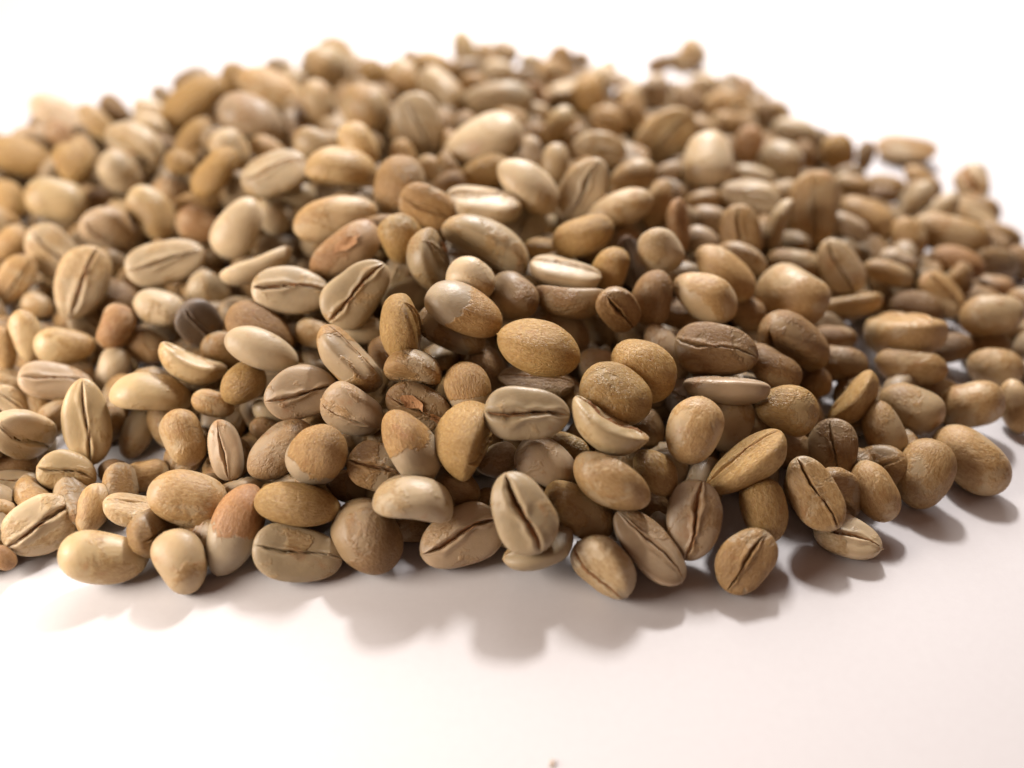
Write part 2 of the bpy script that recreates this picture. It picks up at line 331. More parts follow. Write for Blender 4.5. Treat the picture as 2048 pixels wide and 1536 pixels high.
# each line: x y z  qw qx qy qz  length width thickness  roll | tone | form | detail | label
BEANS = """
-0.363 11.571 2.042 0.5 0.831 0.001 -0.242 1.397 0.776 0.512 62|g|long|2|long pale olive bean in the upper middle with its crease along the lower side
0.765 11.106 1.879 0.992 -0.061 0.074 -0.079 1.047 0.643 0.425 -62|p|pale_lip|2|glossy pale bean with its crease along the top, resting on the arched brown bean
0.836 10.637 1.778 0.878 -0.475 0.038 -0.038 1.074 0.58 0.383 -110|b|arched|2|narrow brown bean lying on its side under the glossy pale bean
1.053 11.969 1.936 0.463 -0.868 -0.135 -0.114 0.94 0.596 0.393 180|o|gold_oval|2|golden oval bean above the glossy pale bean, tilted up to the right
-0.557 10.601 2.132 0.429 -0.851 0.258 0.155 0.695 0.563 0.371 180|p|shiny|2|small pale domed bean on top, between the holed bean and the half-bare bean
-1.122 11.151 2.034 0.8 0.166 0.573 0.068 1 0.757 0.5 -55|g|hole|2|olive grey bean with a small red-brown insect hole near its crease
-1.606 11.633 2.112 0.506 -0.627 0.254 0.535 0.823 0.623 0.411 180|o|goldball|2|round golden bean between the rust-stained bean and the holed bean
-2.139 10.606 1.909 0.805 0.441 -0.109 0.381 1.09 0.695 0.459 0|g|redcrease|2|grey bean tilted up to the right with a reddish-brown papery crease
-0.635 10.057 2.002 0.057 -0.972 0.13 0.185 1.108 0.677 0.447 135|1|clam|2|large bean half brown skin and half bare grey, below the small pale domed bean
-0.811 10.062 1.646 0.415 -0.883 0.182 0.121 0.996 0.512 0.338 180|m|clamlow|2|patchy bean peeping out below the half-bare brown bean
0.019 10.608 1.816 0.322 -0.85 0.409 -0.081 0.837 0.634 0.418 180|b|dusk|2|dusky brown domed bean right of the small pale domed bean
-1.492 11.091 1.48 0.449 -0.875 -0.179 -0.031 0.779 0.516 0.341 180|g||2|half-hidden olive grey bean tilted up right, just above the orange upright curled bean
-1.413 9.791 1.933 0.73 0.03 0.665 0.155 1.007 0.763 0.503 -85|o|comma|2|small orange-gold bean standing upright and curled beside the half-bare brown bean
0.345 9.542 1.795 0.421 -0.893 0.147 0.054 1.172 0.679 0.448 180|o|bigwrinkle|2|large wrinkled golden bean with its domed back up in the middle of the heap
0.647 10.635 1.249 0.423 -0.863 0.258 0.099 1.027 0.614 0.405 180|b||2|half-hidden brown bean tilted down right, just above right of the large wrinkled golden bean
-2.136 9.569 1.61 0.912 -0.1 0.36 -0.167 1.116 0.689 0.455 -58|m|blade|2|slanting tan bean with its crease along the upper right side
-2.14 10.515 1.342 0.424 -0.898 0.044 0.108 0.751 0.431 0.285 180|g||2|half-hidden olive grey bean level, just above the slanting split bean
-1.709 10.079 1.239 0.296 -0.885 0.329 -0.146 0.624 0.473 0.312 180|b||2|half-hidden brown bean tilted down right, just above left of the notched brown bean
-1.283 9.322 1.583 0.583 0.804 0.041 -0.109 0.768 0.586 0.387 60|m|notch|2|small brown bean with a notch in its lower side, above the torn bean
-0.57 9.146 1.385 0.295 -0.707 0.581 0.275 0.784 0.573 0.378 180|2|halfgold|2|upright bean with golden-brown skin above and bare grey below
-0.362 9.895 1.123 0.353 -0.791 0.45 0.218 0.669 0.545 0.36 180|b||2|half-hidden brown bean tilted down right, just above right of the upright two-tone bean
0.314 9.618 1.126 0.996 0.071 0.022 -0.04 1.025 0.512 0.303 -40|b||2|half-hidden brown bean level, just below the large wrinkled golden bean
0.181 8.488 1.614 0.905 0.424 0.006 -0.035 1.065 0.666 0.44 4|g|open|2|level olive grey bean in the centre with an open horizontal crease
1.325 8.917 1.551 0.399 -0.873 0.273 0.063 0.968 0.709 0.468 180|o|wrinkleball|2|round wrinkled golden bean lying right above the yellow crescent bean
1.185 8.378 1.498 0.93 -0.257 0.204 -0.166 1.059 0.621 0.41 -78|y|crescent|2|yellowish crescent-shaped bean with its hollow side turned up and right
1.178 9.938 1.188 0.353 -0.866 0.284 -0.213 0.555 0.421 0.278 180|n||2|half-hidden pinkish grey bean tilted down right, just above left of the round wrinkled golden bean
-1.187 8.952 1.276 0.793 0.557 0.091 -0.229 0.94 0.563 0.372 25|b|ragged|2|brown bean torn along its crease with ragged orange chaff
-2.087 8.936 1.213 0.724 0.657 0.092 -0.185 0.877 0.703 0.464 40|n|folded|2|pinkish grey bean with a folded crease, left of the torn bean
-1.729 11.548 1.507 0.755 0.423 -0.182 0.468 0.639 0.394 0.26 0|p||2|half-hidden pale bean tilted up right, just below the round golden bean
-2.423 11.609 1.906 0.47 -0.832 -0.288 -0.06 1.177 0.603 0.398 180|r|rusty|2|tan bean with a rust-red scrap of skin, tilted up to the right
-2.671 12.319 2.006 0.488 -0.858 -0.157 0.016 1.288 0.661 0.436 180|t|slug|1|big smooth tan bean lying nearly level just above the rust-stained bean
0.468 12.144 1.576 0.469 -0.879 0.084 0.027 0.575 0.352 0.232 180|o||2|half-hidden golden bean level, just above left of the glossy pale bean
-1.271 8.303 1.244 0.193 -0.843 0.411 0.287 0.986 0.589 0.389 165|2|wedge|2|wedge-shaped bean with tan skin above and a bare grey lower end
-0.525 8.398 1.183 0.577 0.531 0.563 0.261 0.994 0.92 0.607 75|o|notchball|2|plump rounded golden bean just right of the two-tone wedge bean
-0.203 8.608 0.643 0.365 -0.915 -0.164 -0.057 0.589 0.424 0.28 180|n||2|half-hidden pinkish grey bean tilted up right, just below right of the plump golden notched bean
-0.717 8.16 0.648 0.344 -0.913 0.192 0.104 0.712 0.433 0.286 180|b|redspot|2|brown bean tilted down to the right under the plump golden notched bean
-1.742 8.286 0.873 0.923 0.354 0.113 -0.095 0.749 0.601 0.397 0|m|pinkhalf|2|creased bean half hidden behind the left of the two-tone wedge bean
-1.206 7.683 0.877 0.212 0.974 -0.001 -0.086 0.954 0.699 0.462 115|p|cream|2|smooth cream bean near the front with its hollow crease side facing down
-1.817 7.609 0.34 0.141 -0.857 0.495 0.027 1.078 0.817 0.539 180|b|toe_brown|2|brown domed bean on the table right of the grey front bean
-0.643 7.553 0.362 0.924 0.331 -0.039 0.189 1.094 0.78 0.515 0|n|slash|2|pinkish brown bean on the table with a diagonal crease, near the front edge
0.122 7.407 1.008 0.78 0.32 0.163 -0.512 1.053 0.729 0.481 4|g|striped|2|pale bean standing near the front edge with one long reddish crease
0.323 7.325 0.469 0.98 -0.059 -0.137 0.133 0.946 0.564 0.372 -45|g|under|2|grey bean on the table half under the pale front bean with long crease
0.829 7.769 0.621 0.014 -0.945 0.269 0.186 1.001 0.627 0.414 140|o|goldside|2|golden bean on its side just right of the pale front bean with long crease
1.213 7.851 1.079 0.729 -0.624 0.268 -0.08 1.034 0.683 0.451 -125|t|tanridge|2|tan bean with a straight upper edge, below the yellow crescent bean
0.43 8.37 0.854 0.359 -0.896 0.247 0.079 0.825 0.608 0.401 180|n|greydome|2|greyish domed bean below the level grey bean, beside the tan bean with sharp ridge
0.744 8.782 0.753 0.374 -0.901 0.211 0.055 0.614 0.315 0.208 180|o||2|half-hidden golden bean tilted down right, just above right of the greyish domed bean
1.11 7.083 0.371 0.636 0.654 -0.095 -0.397 0.907 0.689 0.455 52|p|splitfront|2|pale golden bean at the very front with a reddish crease low on its left
-1.316 7.866 0.162 0.331 -0.938 0.064 0.079 0.577 0.343 0.226 180|b||2|half-hidden brown bean level, just below the cream hollow-bottomed bean
-2.162 8.389 0.368 0.336 -0.922 0.132 0.14 0.563 0.443 0.293 180|b||2|half-hidden brown bean tilted down right, just below left of the half-hidden creased bean
-2.445 8.295 1.08 0.511 -0.702 -0.344 -0.358 0.916 0.694 0.458 180|1|goldcap|2|round bean with golden skin and bare grey lower end, beside the half-hidden creased one
-3.023 8.635 0.821 0.273 -0.893 -0.351 -0.07 0.992 0.593 0.392 165|n|greyslope|1|greyish sloping bean partly behind the gold-capped round bean
2.171 11.609 1.906 0.548 -0.662 0.353 0.37 0.786 0.596 0.393 180|p|flatface|2|pale flat-faced bean standing above the rust-brown upright bean
1.437 11.36 1.778 0.376 -0.779 -0.422 -0.27 0.656 0.52 0.343 180|o||2|golden bean tilted up right, back up, just left of the dark slim bean
1.808 11.985 1.45 0.684 0.401 0.239 -0.561 0.816 0.418 0.276 0|d|darkslim|2|dark slim upright bean left of the pale flat-faced bean
1.993 10.79 1.666 0.214 -0.757 -0.476 -0.392 0.818 0.539 0.356 165|b|rustwedge|2|rust-brown bean standing upright directly below the pale flat-faced bean
2.732 10.809 1.666 0.453 -0.848 0.273 0.029 0.994 0.625 0.412 180|t|fogdome|2|pale tan domed bean tilted down to the right, left of the largest smooth domed bean
3.147 11.542 1.558 0.157 -0.916 0.317 0.193 1.032 0.635 0.419 140|t|tanslope|1|sloping tan bean just behind the pale domed bean
1.453 10.349 1.784 0.729 0.517 0.363 -0.265 0.724 0.549 0.362 0|b||2|brown bean tilted down right, crease showing, just left of the rust-brown upright bean
2.765 9.87 1.491 0.915 0.367 -0.029 -0.164 1.12 0.73 0.482 -8|b|brownslit|2|large brown bean with a long nearly level crease, right of the wrinkled golden beans
1.717 9.405 1.544 0.405 -0.828 0.374 0.101 0.951 0.703 0.464 180|o|wrinkletwin|2|wrinkled golden bean just behind and above the round wrinkled golden bean
2.152 10.168 1.194 0.403 -0.774 0.468 0.14 0.927 0.475 0.314 180|n||2|half-hidden pinkish grey bean tilted down right, just above right of the rear wrinkled golden bean
2.828 9.321 1.308 0.911 -0.396 -0.01 -0.112 1.124 0.562 0.355 -95|n|pinkbar|2|flat pinkish bean lying level on its side under the brown creased bean
2.28 8.5 1.32 0.248 -0.746 -0.537 -0.304 0.892 0.709 0.468 180|t|egg|2|big smooth tan bean standing upright right of the yellow crescent bean
2.941 9.206 0.769 0.257 -0.775 -0.489 -0.307 0.8 0.568 0.375 180|t|eggtwin|2|rounded tan bean just behind the right side of the big smooth upright bean
2.394 9.564 0.89 0.837 0.304 -0.246 -0.383 0.648 0.491 0.324 0|d||2|half-hidden dark bean tilted down right, just above the big smooth upright bean
3.646 9.16 1.049 0.399 -0.904 0.119 -0.101 0.836 0.644 0.425 180|o|tanball|1|round golden tan bean below the bulging brown bean, blurred slightly
4.175 11.411 1.254 0.354 -0.797 0.415 -0.258 1.206 0.913 0.603 180|t|bigdome|1|largest smooth tan domed bean right of centre
4.585 12.718 0.859 0.472 -0.853 0.218 -0.046 0.934 0.54 0.356 180|t||1|half-hidden tan bean tilted down right, just above the largest smooth domed bean
5.202 12.407 1.077 0.697 0.463 0.122 -0.534 0.993 0.6 0.396 0|p||1|pale bean tilted down right, crease showing, just above right of the largest smooth domed bean
3.568 9.895 1.155 0.429 -0.843 0.324 0.009 0.896 0.512 0.338 180|b||1|brown bean tilted down right, back up, just below left of the bulging brown bean
3.967 10.402 1.141 0.331 0.845 0.245 -0.341 1.25 0.947 0.625 60|b|bigcheek|1|bulging brown bean just right of the brown slit bean
4.888 11.175 0.619 0.429 -0.888 0.108 -0.128 0.672 0.38 0.251 180|b||1|half-hidden brown bean level, just right of the bulging brown bean
5.884 11.185 0.785 0.755 -0.218 -0.176 -0.593 1.315 0.996 0.658 -80|t||0|tan bean level, on its side, below left of the rusty far-right bean
5.821 10.474 0.668 0.419 -0.884 0.144 -0.151 1.016 0.521 0.344 180|t||0|tan bean level, back up, above the round tan front right bean
4.374 10.22 0.527 0.33 -0.87 -0.25 -0.269 0.556 0.433 0.286 180|b||1|half-hidden brown bean tilted up right, just above right of the round golden tan bean
3.621 12.796 1.428 0.606 0.418 0.245 -0.631 0.931 0.649 0.428 0|t|uprightcrease|1|upright tan bean with a thin crease, above the sloping tan bean
2.628 12.678 1.662 0.764 0.039 0.513 -0.389 0.833 0.434 0.286 -60|r|orangesliver|2|slim orange bean on edge, upper right of the pale flat-faced bean
3.274 13.542 1.243 0.489 -0.849 0.199 -0.003 0.619 0.464 0.306 180|n||1|half-hidden pinkish grey bean tilted down right, just right of the orange sliver bean
3.039 12.787 1.306 0.473 -0.808 0.343 0.08 0.6 0.445 0.294 180|n||1|half-hidden pinkish grey bean tilted down right, just below right of the orange sliver bean
4.39 13.31 1.226 0.3 0.731 0.067 0.609 0.976 0.488 0.273 90|p|sliver|1|thin pale bean standing on edge right of the upright tan creased bean
3.54 11.301 1.022 0.451 -0.846 0.282 0.008 0.688 0.475 0.314 180|b||1|half-hidden brown bean tilted down right, just below right of the sloping tan bean
2.443 10.923 1.273 0.445 -0.882 0.155 -0.021 0.695 0.44 0.29 180|b||2|half-hidden brown bean tilted down right, just below left of the pale domed bean
5.283 11.987 0.616 0.894 -0.407 -0.123 -0.142 1.121 0.569 0.376 -100|y||1|half-hidden yellowish bean level, just right of the largest smooth domed bean
4.851 10.662 0.548 0.422 -0.887 0.147 -0.114 0.807 0.53 0.35 180|b||1|brown bean level, back up, just right of the bulging brown bean
2.95 8.288 0.96 0.93 -0.134 -0.318 0.126 1.186 0.666 0.44 -55|o|leanright|1|long golden bean tilted up to the right with its crease on the upper left
2.251 7.616 0.639 0.757 0.214 -0.278 0.551 0.978 0.688 0.454 0|n|pinkcrease|2|upright pinkish grey bean near the front right with a crease down its middle
1.672 7.284 0.506 0.905 0.134 0.153 -0.373 1.139 0.584 0.386 -25|n|diagfront|2|slanting pinkish bean at the front edge between the split bean and the pink-creased bean
2.865 7.193 0.351 0.834 0.29 -0.218 0.417 0.879 0.652 0.43 8|m|loner|1|loose patchy bean lying apart on the white table at the front right
1.815 8.158 0.906 0.358 -0.83 0.417 0.09 0.689 0.465 0.307 180|o|goldnub|2|small golden bean tilted down right, under the big smooth upright bean
3.178 7.852 0.544 0.345 -0.711 0.602 0.114 0.835 0.563 0.371 180|o|shade_tan|1|upright tan bean on the table between loose front bean and tan creased bean
3.83 7.984 0.692 0.789 0.318 0.093 -0.517 1.011 0.632 0.417 -8|t|topcrease|1|tan bean with a dark diagonal crease lying above the flat pale bean at front right
4.284 8.816 0.64 0.606 0.418 0.093 -0.671 0.835 0.635 0.419 8|b|vcrease|1|brown upright bean with a dark crease, behind the tan bean with diagonal crease
4.282 7.687 0.217 0.949 0.191 -0.051 -0.245 0.89 0.544 0.359 -20|p|raggedfront|1|flat pale creased bean lying on the table at the front right
4.704 8.256 0.442 0.382 -0.717 0.58 0.063 0.854 0.553 0.365 180|t||0|tan bean upright, back up, just above right of the flat pale front right bean
5.492 8.583 0.405 0.183 -0.79 -0.463 -0.359 0.938 0.688 0.454 180|t|roundfront|0|round tan bean at the right front edge, left of the large greyish egg bean
6.233 8.905 0.344 0.408 -0.83 0.373 -0.078 1.127 0.705 0.465 180|t|greyegg|0|large smooth greyish tan bean at the far right of the front edge
5.604 9.701 0.559 0.424 -0.835 0.345 -0.056 0.906 0.627 0.414 180|t||0|tan bean tilted down right, back up, above the round tan front right bean
6.592 9.914 0.398 0.356 -0.899 -0.029 -0.254 0.892 0.694 0.458 180|t||0|tan bean tilted up right, back up, just above the large greyish egg bean
5.084 9.229 0.577 0.404 -0.677 0.609 0.094 0.882 0.531 0.35 180|t||1|tan bean upright, back up, just right of the brown upright creased bean
4.721 9.665 0.804 0.861 -0.248 -0.436 0.085 0.883 0.573 0.378 -70|o||1|golden bean tilted up right, on its side, just above the brown upright creased bean
7.295 10.002 0.315 0.437 -0.621 0.646 0.077 0.812 0.417 0.275 180|t||0|tan bean upright, back up, above right of the large greyish egg bean
3.816 8.988 0.42 0.456 -0.849 0.172 0.206 0.7 0.53 0.35 180|b||1|half-hidden brown bean tilted down right, just left of the brown upright creased bean
1.861 8.06 0.344 0.406 -0.865 0.175 0.236 0.482 0.365 0.241 180|b||2|half-hidden brown bean tilted down right, just below the small golden nub bean
1.876 9.353 0.494 0.365 -0.784 0.484 0.136 0.598 0.449 0.296 180|b||2|half-hidden brown bean tilted down right, just right of the yellow crescent bean
7.368 11.545 0.767 0.406 -0.88 0.025 -0.245 0.898 0.685 0.452 180|t||0|tan bean level, back up, below right of the rusty far-right bean
7.255 10.77 0.386 0.427 -0.865 0.211 -0.158 0.794 0.585 0.386 180|t||0|tan bean tilted down right, back up, above the large greyish egg bean
6.759 11.326 0.267 0.395 -0.89 0.013 -0.228 0.875 0.449 0.296 180|b||0|half-hidden brown bean level, below the rusty far-right bean
8.124 13.028 0.215 0.456 -0.855 0.18 -0.167 0.656 0.436 0.288 180|r||0|half-hidden rusty bean level, just below right of the rusty far-right bean
8.82 13.642 0.3 0.497 -0.688 0.527 0.04 0.647 0.483 0.319 180|b||0|brown bean tilted down right, back up, right of the rusty far-right bean
6.951 12.389 0.549 0.862 0.193 0.183 -0.431 0.849 0.592 0.391 -40|t||0|tan bean tilted down right, on its side, just below left of the rusty far-right bean
7.525 13.278 0.541 0.481 -0.83 0.263 -0.102 0.925 0.493 0.325 180|r|rustcap|0|rusty orange bean at the far right, tilted slightly down
2.74 15.679 1.6 0.737 0.554 -0.219 0.321 1.276 0.796 0.525 15|y|yellowcrease|1|yellowish bean with a diagonal crease, upper right of the heap
3.4 14.855 1.578 0.189 -0.658 0.727 0.053 1.143 0.866 0.572 180|p|moon|1|round moon-like pale bean upper right, beside the yellowish creased bean
2.012 14.043 1.757 0.49 -0.86 -0.082 -0.119 0.8 0.516 0.34 180|t||1|tan bean tilted up right, back up, just below left of the yellowish creased bean
2.339 13.231 1.697 0.332 -0.69 -0.531 -0.364 0.801 0.411 0.271 180|t||2|tan bean upright, back up, just above left of the orange sliver bean
4.436 16.205 1.179 0.439 -0.569 0.635 0.283 0.731 0.512 0.338 180|r||1|rusty bean upright, back up, just right of the round moon-like pale bean
4.016 14.038 1.329 0.949 0.262 0.006 -0.176 1.047 0.635 0.419 -30|p||1|pale bean tilted down right, crease showing, just above the upright tan creased bean
3.237 14.033 1.287 0.48 -0.867 -0.028 -0.127 0.681 0.364 0.24 180|t||1|half-hidden tan bean level, just above right of the orange sliver bean
5.125 13.969 1.175 0.586 0.445 0.228 -0.637 1.257 0.769 0.508 0|t||1|large tan bean upright, crease showing, just above right of the thin pale sliver bean
4.92 15.686 1.12 0.427 -0.785 0.408 -0.186 0.896 0.679 0.448 180|p||1|pale bean tilted down right, back up, above the thin pale sliver bean
6.308 16.643 0.772 0.476 -0.597 0.608 0.22 0.766 0.59 0.389 180|o||0|golden bean upright, back up, left of the far loose bean
5.662 17.388 0.825 0.527 -0.828 0.183 -0.052 0.929 0.513 0.338 180|p||1|pale bean tilted down right, back up, right of the round moon-like pale bean
6.871 16.693 0.656 0.29 -0.705 -0.477 -0.437 0.649 0.342 0.226 180|b||0|small brown bean upright, back up, just left of the far loose bean
8.114 17.759 0.264 0.975 0.11 -0.071 -0.182 1.187 0.658 0.434 -50|t|farloner|0|long tan bean lying alone on the white table at the right back
8.931 16.278 0.304 0.675 0.368 -0.097 -0.632 0.837 0.634 0.419 0|t|pit|0|small round end-on bean with a mark in its centre, at the far right back
6.208 14.285 0.763 0.5 -0.781 0.374 0.018 1.087 0.677 0.447 180|t||0|tan bean tilted down right, back up, below left of the far loose bean
7.202 16.154 0.331 0.496 -0.848 0.128 -0.137 0.785 0.448 0.296 180|t||0|half-hidden tan bean level, just below left of the far loose bean
7.828 16.02 0.498 0.519 -0.764 0.384 0.006 0.854 0.438 0.289 180|t||0|tan bean tilted down right, back up, just below right of the far loose bean
7.48 15.234 0.566 0.331 -0.788 -0.343 -0.39 0.784 0.402 0.265 180|p||0|small pale bean tilted up right, back up, just below the far loose bean
7.657 14.034 0.628 0.486 -0.838 0.213 -0.125 1.367 0.701 0.463 180|t||0|tan bean tilted down right, back up, just above the rusty far-right bean
8.405 14.998 0.418 0.958 0.027 0.048 -0.282 0.966 0.593 0.392 -60|t||0|tan bean tilted down right, on its side, just below the centre-marked round bean
8.724 14.393 0.372 0.501 -0.797 0.328 -0.077 0.766 0.398 0.262 180|t||0|tan bean tilted down right, back up, just above right of the rusty far-right bean
6.811 13.79 0.703 0.489 -0.701 0.512 0.085 0.781 0.513 0.338 180|t||0|tan bean tilted down right, back up, just above left of the rusty far-right bean
5.744 13.866 0.854 0.495 -0.815 0.301 -0.019 0.763 0.425 0.281 180|w||1|whitish bean tilted down right, back up, right of the thin pale sliver bean
6.402 13.072 0.728 0.479 -0.841 0.238 -0.087 0.615 0.384 0.253 180|w||0|whitish bean tilted down right, back up, just left of the rusty far-right bean
6.092 12.647 0.778 0.473 -0.845 0.236 -0.084 0.803 0.412 0.272 180|t||0|tan bean tilted down right, back up, left of the rusty far-right bean
4.426 15.371 0.963 0.509 -0.835 0.21 -0.018 0.82 0.421 0.278 180|p||1|half-hidden pale bean tilted down right, just right of the round moon-like pale bean
7.765 14.898 0.509 0.355 -0.817 -0.27 -0.365 0.871 0.462 0.305 180|p||0|pale bean tilted up right, back up, just below left of the centre-marked round bean
4.362 22.32 0.352 0.514 -0.694 0.458 0.211 0.795 0.62 0.409 180|t|backouter|1|small blurred bean standing topmost at the back right corner of the heap
3.432 21.327 0.524 0.529 -0.828 -0.105 -0.155 0.707 0.414 0.273 180|b||1|small brown bean tilted up right, back up, just left of the topmost back right bean
3.906 21.56 0.423 0.538 -0.767 0.327 0.123 0.609 0.43 0.284 180|t||1|small tan bean tilted down right, back up, above the yellowish creased bean
3.003 18.824 1.026 0.372 -0.669 -0.511 -0.391 0.732 0.587 0.387 180|w||1|whitish bean upright, back up, just above the yellowish creased bean
3.607 18.481 1.005 0.498 -0.706 0.461 0.203 0.663 0.492 0.325 180|n||1|small pinkish grey bean tilted down right, back up, just below the topmost back right bean
4.247 19.879 0.681 0.543 -0.83 0.125 -0.033 0.755 0.428 0.283 180|p||1|small pale bean level, back up, just below the topmost back right bean
4.267 18.567 0.874 0.469 -0.809 -0.237 -0.263 0.638 0.517 0.341 180|t||1|small tan bean tilted up right, back up, just above the round moon-like pale bean
5.194 19.995 0.537 0.513 -0.693 0.472 0.183 0.571 0.429 0.283 180|r||1|small rusty bean tilted down right, back up, below right of the topmost back right bean
4.709 18.256 0.89 0.738 0.518 0.136 -0.41 0.735 0.523 0.345 0|t||1|tan bean tilted down right, crease showing, above right of the round moon-like pale bean
4.328 17.733 0.83 0.53 -0.824 0.203 0 0.652 0.457 0.302 180|t||1|half-hidden tan bean tilted down right, just above right of the round moon-like pale bean
5.162 18.376 0.783 0.47 -0.603 0.591 0.258 0.569 0.365 0.241 180|n||1|small pinkish grey bean upright, back up, above right of the round moon-like pale bean
5.52 18.573 0.695 0.536 -0.794 0.284 0.029 0.701 0.403 0.266 180|t||1|small tan bean tilted down right, back up, above right of the round moon-like pale bean
3.784 17.328 0.944 0.527 -0.827 0.197 0.01 0.748 0.388 0.256 180|t||1|half-hidden tan bean tilted down right, just above the round moon-like pale bean
2.392 18.417 1.17 0.52 -0.835 -0.115 -0.142 0.695 0.41 0.271 180|w||1|small whitish bean tilted up right, back up, just above left of the yellowish creased bean
2.417 17.478 1.125 0.754 0.5 0.175 -0.388 0.681 0.455 0.3 0|t||1|half-hidden tan bean tilted down right, just above left of the yellowish creased bean
1.882 19.517 1.033 0.516 -0.816 -0.194 -0.176 0.678 0.498 0.329 180|p||1|small pale bean tilted up right, back up, above right of the yellow egg-like upper bean
5.716 16.732 0.634 0.485 -0.654 0.549 0.188 0.674 0.437 0.289 180|b||1|half-hidden brown bean upright, above the thin pale sliver bean
6.232 15.364 0.834 0.503 -0.844 0.158 -0.102 0.683 0.35 0.231 180|t||0|small tan bean level, back up, below left of the far loose bean
6.95 15.734 0.376 0.486 -0.855 0.089 -0.157 0.69 0.403 0.266 180|b||0|half-hidden brown bean level, just below left of the far loose bean
4.863 14.995 0.875 0.463 -0.859 -0.083 -0.201 0.63 0.428 0.283 180|t||1|half-hidden tan bean tilted up right, just above the thin pale sliver bean
2.777 14.845 1.341 0.448 -0.823 -0.256 -0.237 0.552 0.418 0.276 180|n||1|half-hidden pinkish grey bean tilted up right, just below the yellowish creased bean
-3.852 18.811 1.56 0.534 -0.711 0.001 0.459 1.072 0.812 0.536 180|g|greydisc|1|round greyish bean on the left part of the skyline
-3.917 20.676 0.985 0.488 -0.793 0.253 0.264 0.979 0.755 0.499 180|o||1|half-hidden golden bean tilted down right, just above right of the round greyish skyline bean
-2.773 18.524 1.541 0.541 -0.734 0.036 0.409 0.705 0.534 0.352 180|o||1|small golden bean tilted down right, back up, just right of the round greyish skyline bean
-2.201 18.326 1.558 0.322 -0.798 0.501 0.095 0.808 0.612 0.404 180|t||1|tan bean tilted down right, back up, just above the upright creased upper bean
-1.65 19.256 1.366 0.543 -0.834 0.051 0.08 0.857 0.556 0.367 180|o||1|golden bean level, back up, just below left of the bean standing on the skyline
-1.068 20.669 1.066 0.405 -0.637 0.536 0.378 0.981 0.52 0.343 180|y|standing|1|small yellowish bean standing upright as the highest one on the skyline
-1.367 17.275 1.668 0.531 0.717 -0.33 -0.309 1.206 0.913 0.603 60|p||1|pale bean tilted down right, on its side, just left of the wide olive back-row bean
-0.156 20.947 0.949 0.519 -0.783 0.283 0.192 0.632 0.51 0.336 180|t||1|small tan bean tilted down right, back up, just above the wide olive back-row bean
-0.288 19.156 1.298 0.543 -0.835 0.069 0.053 0.712 0.465 0.307 180|p||1|small pale bean level, back up, just above the wide olive back-row bean
-0.747 17.96 1.545 0.518 -0.815 0.208 0.155 0.559 0.448 0.296 180|t||1|small tan bean tilted down right, back up, just below the bean standing on the skyline
0.401 19.671 1.148 0.399 -0.598 0.585 0.375 0.621 0.5 0.33 180|g||1|small olive grey bean upright, back up, just above right of the wide olive back-row bean
1.117 20.879 0.859 0.605 -0.584 0.236 0.487 0.706 0.535 0.353 180|t||1|small tan bean tilted down right, back up, above the yellow egg-like upper bean
0.722 19.336 1.181 0.438 -0.692 -0.473 -0.324 0.615 0.398 0.262 180|t||1|small tan bean upright, back up, just above the yellow egg-like upper bean
1.103 18.252 1.339 0.99 0.042 -0.128 0.036 0.647 0.459 0.303 -60|p||1|small pale bean tilted up right, on its side, just above the yellow egg-like upper bean
-0.262 17.021 1.688 0.534 -0.845 -0.004 0.006 1.346 0.691 0.456 180|g|orangerim|1|wide olive bean lying level right behind the big pale upper bean
0.432 17.55 1.522 0.728 0.469 0.26 -0.427 0.544 0.414 0.273 0|r||1|small rusty bean tilted down right, crease showing, just right of the wide olive back-row bean
0.526 17.128 1.371 0.514 -0.817 0.227 0.126 0.516 0.369 0.243 180|t||1|half-hidden tan bean tilted down right, just above left of the yellow egg-like upper bean
-0.491 14.674 2.037 0.233 -0.95 -0.148 -0.146 1.438 0.866 0.572 145|p|bigback|1|big pale bean with its back showing, near the top middle of the heap
-1.632 15.261 2.063 0.731 0.42 0.316 -0.436 1.092 0.825 0.544 0|p|tallcrease|1|upright pale bean with a crease down its middle, left of the big pale upper bean
-2.63 16.076 1.919 0.427 -0.752 0.389 0.318 1.05 0.828 0.546 180|t|twotone|1|large tan bean standing left of the upright creased upper bean
-3.586 16.601 1.833 0.372 -0.699 0.472 0.388 0.852 0.595 0.393 180|t||1|tan bean upright, back up, just below the round greyish skyline bean
-2.57 14.439 2.076 0.397 -0.742 0.425 0.332 0.862 0.599 0.395 180|y||1|yellowish bean tilted down right, back up, just above right of the shiny plump yellowish bean
-2.713 13.447 2.156 0.16 0.851 0.454 -0.209 1.279 0.969 0.64 95|y|butt|1|shiny plump yellowish bean below the upright creased upper bean, to its left
-3.322 14.625 2.008 0.483 -0.843 0.135 0.194 0.756 0.555 0.367 180|t||1|tan bean tilted down right, back up, just above left of the shiny plump yellowish bean
0.846 15.837 1.739 0.671 -0.547 -0.486 -0.121 0.799 0.589 0.389 -140|y|yellowegg|1|yellow egg-like bean tilted up to the right, right of the big pale upper bean
0.316 14.542 1.926 0.398 -0.654 0.556 0.323 0.531 0.393 0.259 180|w||2|small whitish bean upright, back up, just above the bean lying over the crest
0.708 14.165 1.91 0.405 -0.712 -0.485 -0.307 0.696 0.447 0.295 180|t||2|tan bean upright, back up, just above right of the bean lying over the crest
1.509 14.966 1.763 0.851 0.515 0.007 -0.097 0.932 0.572 0.377 0|p||1|pale bean level, crease showing, just above the greyish creased crest bean
1.837 16.92 1.262 0.79 0.507 0.141 -0.315 0.755 0.565 0.373 0|t||1|half-hidden tan bean tilted down right, just right of the yellow egg-like upper bean
